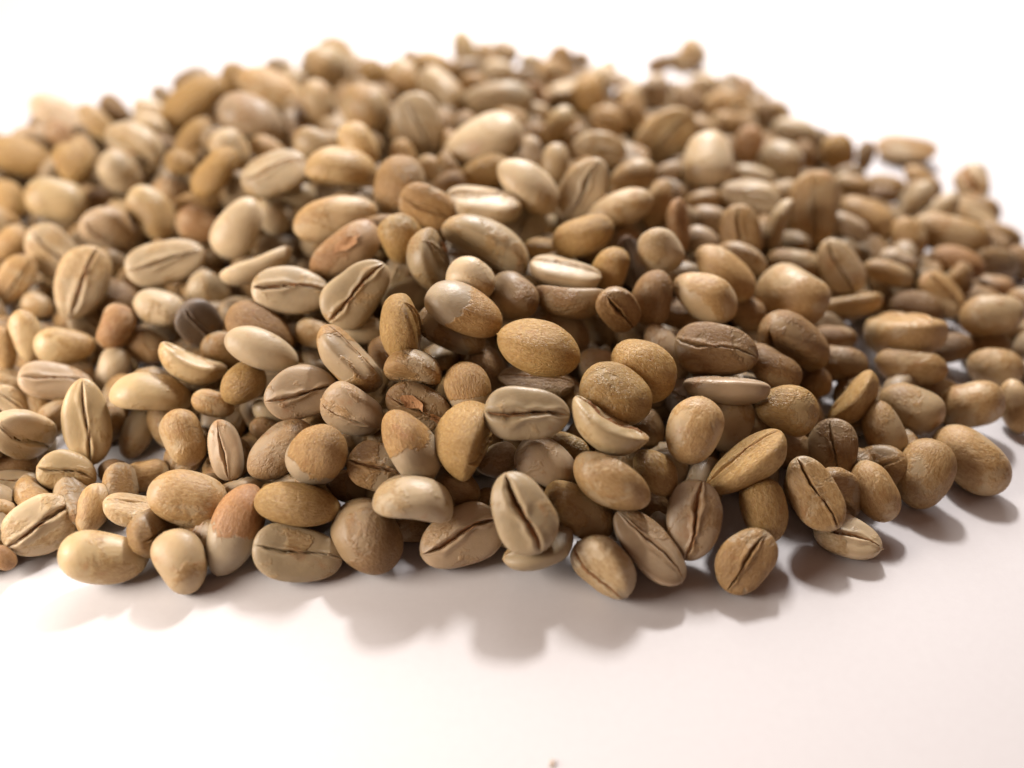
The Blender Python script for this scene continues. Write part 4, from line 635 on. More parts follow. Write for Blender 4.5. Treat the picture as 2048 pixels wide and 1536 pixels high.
INNER = """
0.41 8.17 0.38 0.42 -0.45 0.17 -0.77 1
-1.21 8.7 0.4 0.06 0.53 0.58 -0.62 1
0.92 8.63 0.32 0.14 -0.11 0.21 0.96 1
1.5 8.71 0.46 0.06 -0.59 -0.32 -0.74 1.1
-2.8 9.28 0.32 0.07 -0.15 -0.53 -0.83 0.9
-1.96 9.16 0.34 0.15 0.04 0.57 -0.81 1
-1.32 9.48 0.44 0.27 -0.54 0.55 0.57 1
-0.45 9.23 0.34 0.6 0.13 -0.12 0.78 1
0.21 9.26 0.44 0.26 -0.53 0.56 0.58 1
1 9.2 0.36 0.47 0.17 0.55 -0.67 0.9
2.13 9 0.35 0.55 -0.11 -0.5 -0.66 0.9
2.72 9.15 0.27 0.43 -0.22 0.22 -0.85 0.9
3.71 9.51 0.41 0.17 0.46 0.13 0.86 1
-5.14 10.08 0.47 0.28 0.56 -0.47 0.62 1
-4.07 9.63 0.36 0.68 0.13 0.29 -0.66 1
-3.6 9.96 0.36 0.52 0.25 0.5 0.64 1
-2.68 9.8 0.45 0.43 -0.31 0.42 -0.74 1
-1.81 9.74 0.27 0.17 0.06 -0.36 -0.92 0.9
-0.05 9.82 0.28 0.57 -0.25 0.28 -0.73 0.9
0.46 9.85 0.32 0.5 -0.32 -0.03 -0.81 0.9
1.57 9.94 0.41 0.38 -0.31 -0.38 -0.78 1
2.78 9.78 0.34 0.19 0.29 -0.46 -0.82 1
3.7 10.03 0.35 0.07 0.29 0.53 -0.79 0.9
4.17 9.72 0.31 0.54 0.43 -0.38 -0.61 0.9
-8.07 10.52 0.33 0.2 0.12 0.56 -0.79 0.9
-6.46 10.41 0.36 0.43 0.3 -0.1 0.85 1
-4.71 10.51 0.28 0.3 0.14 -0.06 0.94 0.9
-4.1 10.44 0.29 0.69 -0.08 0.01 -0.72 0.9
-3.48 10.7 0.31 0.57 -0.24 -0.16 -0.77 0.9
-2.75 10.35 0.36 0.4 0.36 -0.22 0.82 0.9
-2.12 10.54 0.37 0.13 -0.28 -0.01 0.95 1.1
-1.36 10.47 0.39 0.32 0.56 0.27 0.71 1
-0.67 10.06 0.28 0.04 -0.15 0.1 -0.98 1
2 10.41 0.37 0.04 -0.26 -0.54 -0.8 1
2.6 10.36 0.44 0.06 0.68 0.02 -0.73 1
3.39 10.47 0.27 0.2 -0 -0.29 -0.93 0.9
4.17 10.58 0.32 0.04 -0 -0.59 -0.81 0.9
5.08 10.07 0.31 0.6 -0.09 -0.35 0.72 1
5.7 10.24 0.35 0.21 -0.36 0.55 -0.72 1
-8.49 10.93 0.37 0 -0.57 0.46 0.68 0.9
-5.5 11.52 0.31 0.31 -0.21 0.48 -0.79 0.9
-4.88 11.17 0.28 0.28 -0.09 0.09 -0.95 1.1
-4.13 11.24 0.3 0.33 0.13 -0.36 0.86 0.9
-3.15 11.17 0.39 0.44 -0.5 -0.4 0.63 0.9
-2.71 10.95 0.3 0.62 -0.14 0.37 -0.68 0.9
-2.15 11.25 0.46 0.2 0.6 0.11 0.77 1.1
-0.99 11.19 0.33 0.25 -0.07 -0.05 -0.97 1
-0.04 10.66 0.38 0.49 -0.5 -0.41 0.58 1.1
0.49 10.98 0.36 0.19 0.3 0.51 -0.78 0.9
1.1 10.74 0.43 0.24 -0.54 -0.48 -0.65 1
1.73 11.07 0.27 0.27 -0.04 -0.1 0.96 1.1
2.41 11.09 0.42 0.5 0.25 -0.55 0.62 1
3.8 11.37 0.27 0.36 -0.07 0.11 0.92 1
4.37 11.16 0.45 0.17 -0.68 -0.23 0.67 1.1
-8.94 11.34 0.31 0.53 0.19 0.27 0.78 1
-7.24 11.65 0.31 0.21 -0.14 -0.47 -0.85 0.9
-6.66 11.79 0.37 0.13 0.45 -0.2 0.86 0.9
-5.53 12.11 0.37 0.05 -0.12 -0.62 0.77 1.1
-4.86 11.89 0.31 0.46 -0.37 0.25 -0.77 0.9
-3.41 11.81 0.44 0.18 -0.67 -0.46 -0.55 1
-2.72 11.72 0.33 0.29 0.18 0.24 0.91 1.1
-1.54 11.49 0.32 0.28 0.06 -0.46 -0.84 1
-0.86 11.76 0.36 0.25 -0.04 0.54 0.8 1
-0.13 11.48 0.34 0.3 -0.26 -0.47 0.79 1
0.43 11.48 0.38 0.04 0.57 -0.19 -0.8 0.9
1.04 11.75 0.33 0.32 -0.19 0.03 -0.93 1.1
1.79 11.8 0.3 0.25 -0.12 -0.45 0.85 0.9
2.42 11.5 0.3 0.02 0.28 0.24 -0.93 0.9
4.16 11.82 0.34 0.47 -0.49 0.33 -0.65 0.9
4.99 11.57 0.33 0.33 0.12 -0.45 0.82 0.9
-8.73 12.04 0.22 0.22 -0.03 0.03 -0.97 0.9
-7.83 12.42 0.31 0.46 -0.34 0.55 -0.61 0.9
-7.07 12.3 0.36 0.22 0.23 0.09 -0.94 1
-6.45 12.35 0.27 0.64 0.05 -0.21 0.73 0.9
-5.46 12.69 0.39 0.09 -0.67 -0.45 0.58 1
-4.26 12.29 0.27 0.11 -0.2 0.04 -0.97 0.9
-3.46 12.43 0.47 0.43 -0.44 -0.19 -0.77 0.9
-2.71 12.41 0.35 0.28 0.22 0.23 -0.91 1
-1.92 12.37 0.37 0.08 0.47 -0.54 -0.69 1
-1.09 12.24 0.44 0.43 -0.52 -0.43 -0.6 1
-0.14 12.5 0.46 0.32 -0.49 0.43 0.68 1
0.26 12.27 0.33 0.22 -0.34 0.46 -0.79 0.9
0.83 12.36 0.46 0.11 -0.64 0.44 0.62 1.1
1.68 12.42 0.33 0.29 0.16 -0.22 0.92 1
2.52 12.28 0.35 0.4 -0.24 -0.53 -0.71 0.9
3.62 12.16 0.26 0.66 -0.2 -0.07 0.72 0.9
4.04 12.52 0.4 0.18 0.41 0.22 0.87 1.1
4.54 12.1 0.43 0.06 0.66 0.31 0.68 1
5.79 12.39 0.35 0.39 -0.2 -0.41 -0.8 0.9
6.34 12.73 0.37 0.39 0.31 -0.03 0.87 1
-8.52 12.67 0.42 0.33 -0.32 0.25 -0.85 1
-7.84 13.08 0.27 0.3 -0.1 0.29 -0.9 0.9
-7.2 12.96 0.38 0.27 0.35 -0.11 -0.89 1.1
-6.66 12.94 0.31 0.21 0.38 -0.32 -0.84 0.9
-5.87 13.05 0.39 0.15 0.63 0.07 0.76 0.9
-4.86 12.9 0.31 0.69 0.12 0.23 0.68 1.1
-4.32 13.09 0.47 0.26 0.55 -0.08 0.79 1.1
-2.69 12.98 0.24 0.21 0.1 -0.08 -0.97 0.9
-2.1 12.8 0.32 0.33 -0.44 0.42 -0.73 0.9
-1.33 13.1 0.39 0.62 -0.01 -0.55 -0.56 1
-0.47 12.99 0.31 0.69 -0.06 -0.26 -0.67 0.9
0.35 12.9 0.34 0.08 0.06 -0.47 0.88 1
1.16 12.95 0.39 0.3 0.59 -0.28 0.7 0.9
2.27 12.71 0.48 0.49 0.47 0.34 -0.65 1.1
2.65 13.07 0.43 0.39 0.59 0.48 -0.52 0.9
3.1 12.66 0.38 0.02 0.44 0.49 -0.75 1
4.46 13.08 0.33 0.53 0.19 -0.41 -0.71 1
5 12.74 0.36 0.13 -0.1 0.64 -0.75 1.1
5.69 13.04 0.29 0.66 0.18 0.22 0.7 1
6.66 13.34 0.43 0.08 -0.69 0.04 -0.72 1
6.95 12.96 0.35 0.46 0.39 -0.22 -0.77 0.9
-9.84 13.45 0.72 0.17 0.14 0.42 0.88 1
-9.38 13.39 0.38 0.35 0.48 -0.08 -0.8 1
-7.98 13.63 0.42 0.09 -0.59 0.12 -0.79 0.9
-7.2 13.64 0.26 0.24 0.05 0.17 0.95 1
-6.38 13.5 0.35 0.35 0.13 0.46 0.8 1.1
-5.57 13.65 0.42 0.23 0.43 -0.45 -0.75 1
-5.18 13.44 0.36 0.27 -0.36 0.53 0.72 0.9
-2.72 13.65 0.45 0.18 0.49 -0.54 0.65 1.1
-1.82 13.7 0.39 0.31 -0.58 0.49 -0.57 1.1
-1.28 13.68 0.47 0.41 0.44 0.55 -0.58 1
-0.1 13.54 0.26 0.62 -0.2 -0.13 0.74 0.9
0.65 13.5 0.28 0.43 0.25 -0.06 -0.87 0.9
1.38 13.43 0.33 0.11 -0.4 -0.56 0.72 0.9
1.97 13.44 0.4 0.14 -0.64 0.35 0.67 0.9
2.64 13.52 0.38 0.03 -0.22 -0.48 -0.85 1.1
3.33 13.5 0.31 0.57 -0.22 0.34 -0.71 1
4.2 13.47 0.41 0.1 -0.55 0.18 0.81 0.9
5.14 13.37 0.37 0.35 0.35 -0.07 -0.87 1
5.67 13.62 0.44 0.13 0.68 0.46 -0.56 0.9
6.19 13.63 0.35 0.56 -0.03 -0.4 0.73 1
7.29 13.71 0.25 0.02 -0.07 0.14 0.99 0.9
-9.94 14.12 0.39 0.36 -0.44 0.18 -0.8 1.1
-9.09 14.36 0.35 0.23 -0.52 0.43 -0.7 0.9
-8.02 14.19 0.27 0.16 -0.01 -0.38 -0.91 0.9
-7.36 14.21 0.33 0.25 0.11 -0.37 -0.89 0.9
-6.78 14.13 0.35 0.31 0.38 -0.03 -0.87 0.9
-5.98 13.94 0.4 0.26 0.44 0.07 -0.85 1
-4.58 14.5 0.4 0 0.55 0.55 0.63 1
-4.11 14.1 0.4 0.16 -0.58 -0.18 -0.78 0.9
-2.8 14.09 0.4 0.16 0.53 -0.46 0.69 0.9
-2.23 14.13 0.43 0.53 -0.39 -0.24 -0.71 1
-1.13 14.23 0.28 0.34 0.13 -0.12 -0.92 1
-0.27 14.25 0.34 0.32 0.62 -0.38 -0.6 0.9
0.45 14.08 0.43 0.4 -0.41 -0.16 -0.81 1
1.24 14.02 0.34 0.31 -0.03 -0.39 -0.87 1
2.16 14.14 0.34 0.27 0.03 0.62 0.73 0.9
2.89 14.08 0.36 0.44 -0.06 0.38 0.81 1.1
3.52 14.21 0.39 0.65 -0.06 0.44 0.61 1
4.09 13.93 0.49 0.42 -0.52 0.45 0.6 1.1
5.07 14.43 0.26 0.2 -0.03 -0.2 0.96 1
5.74 14.25 0.37 0.66 -0.13 0.27 0.69 1.1
6.31 14.48 0.27 0.41 0.26 0.15 0.86 0.9
6.92 14.21 0.29 0.61 -0.05 -0.19 -0.77 1
-9.56 14.56 0.39 0.06 -0.65 -0.48 0.59 1
-8.58 14.62 0.36 0.44 -0.32 -0.46 0.7 1.1
-7.89 14.82 0.33 0.15 -0.14 0.62 -0.76 1
-7.08 14.73 0.34 0.04 -0.2 -0.43 0.88 1
-6.5 14.97 0.34 0.48 -0.43 -0.19 0.74 1
-5.96 14.7 0.42 0.32 -0.42 -0.19 -0.83 1
-4.67 15.02 0.4 0.38 0.3 -0.54 0.69 1
-4.01 14.95 0.32 0.33 0.15 0.5 0.79 0.9
-3.31 14.73 0.34 0.17 0.16 0.47 -0.85 1
-2.68 14.69 0.47 0.24 -0.62 -0.05 0.74 1.1
-1.9 14.87 0.48 0.56 0.38 0.48 -0.56 1.1
-0.93 14.91 0.42 0.23 0.44 0.08 0.86 1
-0.44 15 0.45 0.26 -0.6 -0.16 -0.74 1
0.26 14.65 0.36 0.19 -0.36 0.56 -0.72 1
1.03 15.02 0.33 0.07 0.34 0.64 0.69 0.9
2.07 14.81 0.32 0.37 0.28 -0.22 -0.86 1
2.66 14.59 0.35 0.42 -0.19 -0.57 -0.68 0.9
3.55 14.94 0.3 0.51 0.3 -0.29 -0.76 0.9
4.13 14.74 0.37 0.15 0.29 0.36 -0.88 1
4.7 15.08 0.41 0.42 0.19 -0.01 0.89 1
5.48 14.89 0.28 0.04 0.18 -0.26 0.95 0.9
-10.32 15.23 0.31 0.64 -0.09 0.26 0.71 0.9
-9.6 15.56 0.31 0.46 -0.43 0.2 -0.75 0.9
-8.65 15.39 0.37 0.21 -0.34 0.11 -0.91 1
-7.91 15.38 0.36 0.23 -0.01 0.6 -0.76 1
-7.14 15.24 0.37 0.25 0.14 -0.53 0.8 1
-6.61 15.58 0.44 0.35 0.39 -0.51 0.68 1
-5.56 15.31 0.31 0.31 0.26 0.59 0.7 0.9
-4.96 15.39 0.43 0.53 0.21 0.56 -0.6 1
-4.43 15.71 0.3 0.42 0.11 -0.1 0.9 1
-3.39 15.21 0.3 0.17 0.18 -0.21 0.95 0.9
-2.66 15.59 0.38 0.18 0.3 0.51 0.78 1.1
-1.9 15.39 0.29 0.38 0.04 0.19 -0.9 1
-1.33 15.44 0.48 0.07 -0.67 0.04 -0.74 1.1
-0.2 15.48 0.3 0.21 -0.19 -0.04 0.96 1
0.49 15.49 0.37 0.01 0.34 0.57 0.74 1
1.61 15.23 0.44 0.56 0.27 0.28 -0.73 1.1
1.94 15.51 0.26 0.45 -0.05 -0.32 0.83 0.9
2.5 15.33 0.38 0.24 -0.53 -0.47 0.67 1
3.51 15.58 0.32 0.32 -0.13 0.36 0.87 0.9
4.15 15.36 0.3 0.56 0.25 0.14 0.78 1
5.08 15.55 0.31 0.47 -0.34 -0.07 0.81 0.9
5.75 15.38 0.34 0.14 -0.08 -0.48 -0.86 1
6.37 15.56 0.39 0.48 -0.37 0.19 -0.77 0.9
-10.61 15.74 0.48 0.31 -0.18 0.57 0.74 1
-9.55 16.23 0.32 0.01 0.25 0.5 0.83 0.9
-8.7 16.05 0.38 0.2 -0.37 0.18 -0.89 1.1
-7.71 16.19 0.42 0.44 0.39 -0.5 0.63 0.9
-7.03 16.06 0.29 0.33 -0.17 -0.25 0.89 1
-6.38 16.06 0.3 0.21 0.21 0.47 0.83 0.9
-5.67 15.87 0.31 0 -0.14 -0.56 0.82 0.9
-5.18 16 0.38 0.04 0.59 0.38 0.72 0.9
-4 16.26 0.29 0.53 0.14 0.19 -0.81 0.9
-3.26 16.34 0.36 0.22 -0.35 0.35 0.84 0.9
-2.58 16.17 0.33 0.35 0.31 0.2 -0.86 0.9
-1.9 16.09 0.3 0.3 -0.12 0.17 -0.93 1.1
-0.85 16.38 0.39 0.26 -0.5 -0.55 0.62 1.1
-0.27 16.17 0.3 0.49 -0.26 0.1 -0.82 1
0.62 16.04 0.27 0.65 -0.14 -0.07 -0.75 0.9
1.16 16.1 0.36 0.13 0.38 0.45 0.8 1
2.42 16.36 0.32 0.09 0.39 0.32 0.86 0.9
2.91 15.91 0.28 0.69 -0.09 -0.24 0.68 1
3.58 16.09 0.32 0.09 -0.05 0.57 0.81 0.9
4.3 16.17 0.29 0.09 0.11 0.61 0.78 0.9
4.92 16.13 0.46 0.07 -0.62 0.33 0.71 1
5.64 16.2 0.31 0.02 -0.02 0.54 -0.84 0.9
6.46 16.14 0.44 0.39 -0.18 -0.57 -0.71 1
-11.05 16.7 0.49 0.26 0.4 0.55 -0.68 1
-10.5 16.94 0.4 0.12 -0.4 0.08 0.9 1
-9.46 16.93 0.38 0.1 -0.52 0.57 -0.63 1
-8.87 16.68 0.4 0.35 -0.45 -0.13 -0.81 0.9
-7.88 16.73 0.37 0.64 -0.27 -0.29 -0.66 0.9
-7.15 16.79 0.27 0.43 -0 0.19 0.88 1
-6.44 16.58 0.33 0.01 0.16 -0.69 -0.7 0.9
-5.66 16.69 0.27 0.02 -0 -0.22 0.98 1
-4.96 16.73 0.42 0.62 -0.17 -0.49 -0.59 1
-4.46 17.01 0.41 0.01 0.6 -0.09 0.8 0.9
-3.56 16.83 0.32 0.44 0.11 0.57 0.68 0.9
-2.61 16.89 0.45 0.3 -0.61 -0.08 0.73 1.1
-2.11 16.69 0.28 0.26 -0.04 0.18 -0.95 1
-1.41 16.51 0.38 0.51 0.19 0.53 0.65 1.1
-0.24 16.79 0.36 0.07 -0.34 -0.65 0.68 1
0.49 16.77 0.31 0.35 0.25 -0.15 -0.89 1
1.27 17.01 0.37 0.18 -0.05 -0.58 -0.8 1
1.52 16.54 0.44 0.17 0.6 0.4 -0.68 1
2.88 16.65 0.45 0.09 0.56 0.05 0.82 1
3.59 16.79 0.28 0.1 -0 0.2 -0.97 1
4.23 16.75 0.52 0.25 0.65 0.19 0.69 1.1
4.74 16.61 0.42 0.32 -0.39 0.51 -0.7 1
5.81 16.98 0.36 0.04 0.15 0.69 -0.71 0.9
6.46 16.76 0.28 0.44 -0.14 0.12 0.88 0.9
-10.99 17.29 0.45 0.39 0.47 0.56 -0.56 1
-9.62 17.45 0.33 0.23 -0.19 0.47 -0.83 1
-8.82 17.33 0.42 0.13 -0.52 0.28 -0.8 1
-8.19 17.25 0.41 0.01 0.67 -0.29 -0.68 0.9
-7.01 17.46 0.27 0.34 -0 0.25 -0.91 0.9
-6.61 17.28 0.35 0.03 -0.4 0.37 -0.83 0.9
-6 17.44 0.31 0.49 -0.29 0.55 -0.61 0.9
-4.99 17.35 0.3 0.23 -0.13 -0.51 0.82 0.9
-3.94 17.35 0.28 0.44 -0.02 -0.24 -0.87 0.9
-3.21 17.19 0.29 0.07 -0.24 0.09 -0.96 0.9
-2.57 17.55 0.38 0.37 -0.04 0.65 -0.66 1
-1.83 17.36 0.42 0.13 0.6 -0.41 0.68 0.9
-1.37 17.34 0.39 0.32 -0.51 0.5 -0.62 1.1
-0.24 17.45 0.28 0.63 -0.21 -0.24 0.71 0.9
0.31 17.39 0.35 0.04 0.38 0.23 0.89 0.9
1.18 17.5 0.48 0.23 -0.65 0.5 0.53 0.9
2.08 17.06 0.31 0.08 -0.06 -0.52 -0.85 0.9
2.6 17.25 0.32 0.33 0.32 0.48 0.75 0.9
3.17 17.31 0.38 0 -0.6 0.54 -0.6 1
4.15 17.39 0.4 0.22 0.66 0.08 0.71 0.9
4.81 17.35 0.33 0.25 -0.47 0.58 -0.61 0.9
5.69 17.61 0.38 0.2 0.65 -0.26 -0.69 0.9
-10.97 17.86 0.33 0.38 0.06 -0.43 -0.81 1
-9.61 17.99 0.46 0.41 0.54 -0.34 0.66 1
-8.97 18.19 0.43 0.46 -0.49 0.13 0.73 1
-8.34 18.34 0.38 0.14 -0.32 -0.55 -0.76 1
-7.4 17.8 0.38 0.14 -0.68 0.5 0.52 0.9
-6.24 18.04 0.39 0.44 0.54 -0.05 -0.71 1
-5.62 18.1 0.37 0.24 0.26 0.05 -0.93 1.1
-5.02 18.03 0.35 0.19 -0.53 0.2 -0.8 0.9
-4.29 18.06 0.27 0.69 -0.13 -0.05 -0.71 1
-3.7 18.06 0.37 0.65 0.22 0.44 0.58 1.1
-2.8 17.93 0.37 0.05 -0.4 0.43 -0.81 1
-1.96 17.91 0.33 0.55 -0.21 0.45 -0.67 1
-1 17.96 0.44 0.57 -0.35 0.4 0.63 1
-0.39 18.37 0.38 0.05 -0.32 -0.49 -0.81 1
0.33 17.93 0.41 0.35 -0.3 0.37 0.81 1
1.06 18.09 0.33 0.55 0.1 0.38 0.73 1
1.78 17.9 0.26 0.03 -0 -0.25 0.97 0.9
2.37 17.92 0.42 0.25 -0.66 0.14 -0.7 1
3.42 18.03 0.35 0.23 0.32 0.6 -0.7 0.9
4.11 18.02 0.34 0.39 0.03 -0.41 0.83 1
5.18 17.91 0.34 0.36 -0.01 -0.09 0.93 0.9
-9.5 18.55 0.36 0.08 -0.06 -0.55 0.83 0.9
-7.93 18.87 0.27 0.47 -0.1 0.19 -0.85 1
-7.23 18.49 0.33 0.41 -0.38 -0.35 0.75 0.9
-6.21 18.61 0.32 0.08 -0.31 0.36 0.88 0.9
-5.53 18.75 0.44 0.16 -0.46 0.53 0.7 1.1
-4.87 18.61 0.25 0.12 0.1 -0.11 0.98 0.9
-3.97 18.75 0.28 0.6 0.02 0.23 -0.77 0.9
-3.27 18.59 0.37 0.57 0.22 -0.28 0.74 1
-2.64 18.61 0.3 0.52 -0.22 -0.16 0.81 1
-1.94 18.5 0.51 0.01 0.04 0.66 0.75 1
-1.24 18.6 0.34 0.47 0.06 0.42 0.78 1
-0.7 18.82 0.43 0.49 -0.19 -0.56 -0.65 0.9
0.45 18.5 0.41 0.33 0.2 0.19 0.9 0.9
1.41 18.56 0.38 0.14 0.5 -0 -0.85 0.9
1.94 18.56 0.38 0.17 0.54 0.49 0.67 1
2.48 18.76 0.3 0.19 0.09 -0.2 0.96 1
3.52 18.58 0.38 0.22 -0.49 0.02 0.84 0.9
4.26 18.67 0.33 0.69 0.15 0.45 0.55 0.9
4.75 18.43 0.35 0.56 0.36 0.21 -0.71 0.9
5.31 18.79 0.39 0.08 0.29 -0.08 0.95 1.1
-7.42 19.22 0.28 0.6 -0.13 -0.39 0.69 0.9
-6.62 19.28 0.3 0.65 0.02 -0.24 0.72 1
-5.92 19.22 0.33 0.22 -0.18 0.49 -0.83 1
-4.93 19.2 0.26 0.16 -0.02 0.13 -0.98 0.9
-3.98 19.33 0.42 0.42 -0.28 0.43 0.75 1
-3.08 19.14 0.41 0.55 0.44 0.49 -0.52 0.9
-2.6 19.36 0.32 0.47 0.4 0.33 0.72 0.9
-1.96 19.29 0.27 0.14 0.05 0.31 0.94 0.9
-1.11 19.24 0.33 0.12 -0.09 0.54 -0.83 1
-0.39 19.38 0.36 0.42 0.19 0.25 0.85 1.1
0.23 19.23 0.39 0.27 0.59 0.51 0.56 1.1
1.43 19.23 0.33 0.4 -0.45 -0.44 0.66 0.9
1.94 19.21 0.42 0.27 0.42 0.24 -0.83 0.9
2.76 19.33 0.48 0.26 -0.62 0.37 0.64 1
3.37 19.24 0.35 0.3 -0.4 0.41 -0.76 1
3.98 19.26 0.38 0.3 0.18 -0.66 0.66 1
5.09 19.37 0.37 0.34 0.48 0.11 -0.8 0.9
-6.39 20 0.37 0.63 0.29 0.4 0.6 0.9
-5.78 19.86 0.42 0.31 -0.09 0.17 0.93 1
-5.07 19.79 0.35 0.38 0.03 0.49 0.78 0.9
-4.43 19.91 0.28 0.69 -0.07 0.06 0.72 1
-3.48 19.91 0.3 0.41 -0.38 -0.27 0.79 0.9
-2.46 19.96 0.44 0.49 -0.34 0.26 0.76 0.9
-1.87 19.98 0.38 0.18 0.41 -0.52 -0.72 1
-1.36 19.79 0.28 0.58 0.24 0.34 0.7 0.9
-0.23 20.01 0.42 0.19 0.47 0.35 0.79 1
0.36 20.04 0.33 0.57 -0.27 -0.09 -0.77 1
1.31 19.78 0.33 0.02 0.1 -0.63 -0.77 1
1.99 20.13 0.34 0.25 0.51 -0.5 -0.65 0.9
2.68 19.81 0.31 0.5 0.05 0.45 -0.74 0.9
3.32 19.86 0.31 0.06 -0.24 -0.58 0.78 0.9
4.15 20.11 0.34 0.23 0.34 0.09 -0.91 0.9
4.69 19.88 0.35 0.45 -0.44 -0.39 0.67 1
-5.6 20.38 0.37 0.09 0.37 0.36 -0.85 0.9
-5.17 20.75 0.34 0.41 0.32 0.27 0.81 1
-4.04 20.7 0.24 0.68 0.07 -0.01 -0.73 1
-3.27 20.87 0.39 0.23 0.47 0.35 0.78 1
-2.6 20.54 0.32 0.35 -0.03 0.43 -0.83 1
-1.98 20.66 0.45 0.01 -0.62 -0.36 -0.7 1
-0.8 20.21 0.45 0.35 0.53 -0.27 0.72 1
-0.17 20.51 0.36 0.14 -0.4 -0.62 -0.67 0.9
0.3 20.7 0.38 0.39 0.04 0.62 0.68 1
1.01 20.29 0.32 0.52 0.07 -0.42 0.74 0.9
1.57 20.49 0.38 0.41 0.47 -0.24 -0.74 1
3.56 20.34 0.34 0.62 -0.12 0.26 0.73 1
4.37 20.56 0.28 0.58 -0.08 -0.38 0.72 0.9
-4.03 21.41 0.38 0.3 0.02 -0.26 -0.92 1
-1.89 21.16 0.3 0.22 0.22 0.6 0.74 0.9
-1.14 21.23 0.4 0.61 -0.28 -0.3 -0.67 1
-0.48 21.26 0.47 0.38 -0.43 0.33 0.75 1.1
1.14 21.18 0.38 0.24 0.13 -0.5 0.82 1.1
-1.06 21.87 0.36 0.46 0.21 0.43 -0.74 0.9
-1.13 9.15 0.72 0.34 0.35 -0.45 0.75 1
1.42 9.3 0.87 0.39 -0.59 0.25 -0.66 1
-4.54 10.15 0.57 0.66 0.16 -0.16 0.71 1
-0.74 9.82 0.74 0.44 -0.22 0.5 -0.71 0.9
0.9 9.79 0.76 0.55 0.2 0.48 0.65 0.9
2.19 9.88 0.56 0.19 -0.09 0.53 -0.82 0.9
3.26 10.04 0.71 0.26 0.01 0.41 0.87 1
-4.1 10.56 0.85 0.34 -0.22 -0.62 -0.68 0.9
-3.36 10.35 0.71 0.07 -0.22 0.39 -0.89 1
-2.72 10.48 0.82 0.5 0.03 0.21 0.84 0.9
-1.78 10.13 0.68 0.46 0.13 0.53 -0.7 1
-1.03 10.22 0.86 0.1 0.64 -0.43 0.62 1
-0.48 10.44 0.76 0.07 -0.54 -0.52 -0.66 1
0.38 10.28 0.83 0.52 0.33 0.53 0.58 1.1
1.26 10.28 0.76 0.4 -0.39 0.44 -0.71 0.9
1.69 10.28 0.91 0.47 -0.48 -0.25 0.7 0.9
3.23 10.54 0.73 0.18 -0.21 0.6 0.75 1
-4.08 11.01 0.73 0.15 -0.61 0.39 0.67 0.9
-3.43 10.96 0.79 0.62 -0.18 0.05 0.77 0.9
-2.63 11.15 0.87 0.47 -0.3 0.02 0.83 1
-1.62 11.17 0.77 0.56 0.04 -0.43 0.71 1
-1.15 10.98 0.87 0.5 -0.45 0.41 -0.61 0.9
-0.59 10.97 0.59 0.24 0.4 -0.25 0.85 1
0.23 11.22 0.83 0.31 0.16 0.25 -0.9 0.9
1.24 11.15 0.75 0.07 -0.45 -0.44 0.77 1
1.89 10.89 0.85 0.21 0.39 -0.23 0.87 1.1
2.95 11.1 0.59 0.44 0.11 0.39 0.8 1
3.58 10.97 0.55 0.25 -0.33 -0.29 0.86 1
-4.65 11.55 0.69 0.11 -0.29 0.66 -0.68 0.9
-4.12 11.62 0.82 0.58 -0.28 -0.06 -0.76 0.9
-3.58 11.52 0.83 0.45 0.52 0.44 -0.58 0.9
-2.57 11.88 0.78 0.24 -0.15 -0.33 -0.9 1
-1.87 11.82 0.71 0.46 0.53 0.23 -0.68 1
-1.18 11.78 0.93 0.22 0.13 0.45 0.86 1
0 11.88 0.96 0.48 0.17 0.46 -0.73 1
0.54 11.9 0.7 0.19 -0.28 0.32 0.88 0.9
1.5 11.61 0.78 0.18 0.54 0.23 0.79 1
2.06 11.61 0.82 0.63 -0.17 0.2 0.73 0.9
2.82 11.88 0.6 0.21 -0.59 0.22 -0.75 1.1
3.68 11.7 0.81 0.25 0.26 -0.2 0.91 1
-5.03 12.35 0.74 0.52 0.2 0.15 0.82 0.9
-4.15 12.41 0.81 0.15 -0.56 -0.42 -0.7 1
-1.84 12.47 1.05 0.5 -0.01 -0.48 0.73 1.1
-1.32 12.58 0.9 0.56 0.32 -0.31 -0.7 0.9
-0.55 12.25 0.73 0.18 -0.51 -0.29 0.79 1.1
0.27 12.38 0.93 0.28 0.25 -0.24 0.89 0.9
1.22 12.29 0.8 0.63 -0.23 0.46 -0.58 1.1
2.18 12.26 0.76 0.08 0.4 -0.12 -0.9 1
2.68 12.42 1.01 0.29 0.41 0.41 0.76 0.9
3.43 12.16 0.66 0.14 -0.03 -0 -0.99 0.9
-6.69 12.79 0.91 0.11 -0.04 0.48 0.87 1
-5.57 12.98 0.89 0.33 -0.43 -0.15 -0.82 0.9
-3.91 12.97 0.85 0.12 -0.39 -0.6 -0.68 0.9
-2.58 12.97 0.76 0.39 0.21 -0.36 0.82 0.9
-1.81 12.95 0.72 0.18 -0.54 -0.54 0.62 0.9
-0.92 12.92 0.77 0.31 0.52 0.29 0.74 1
-0.37 12.8 0.96 0.27 0.38 0.44 -0.77 0.9
0.21 13.01 0.89 0.56 -0.42 0.03 0.71 0.9
1.48 13.03 0.96 0.63 -0.3 -0.37 0.61 1
2.01 12.97 0.98 0.57 -0.25 0.15 0.77 1.1
2.99 13.11 0.79 0.49 0.23 0.38 0.74 0.9
3.5 12.93 0.72 0.28 -0.56 -0.47 0.62 1.1
-7.2 13.62 0.79 0.3 0.11 0.18 -0.93 1
-4.7 13.58 0.63 0.53 -0.34 -0.15 -0.77 0.9
-3.98 13.61 0.54 0.04 0.06 0.67 0.74 1
-3.32 13.17 0.51 0.02 0.07 0.04 -1 1
-2.3 13.58 0.96 0.08 0.7 -0.25 -0.66 1
-1.86 13.52 1.01 0.21 0.48 -0.59 -0.62 0.9
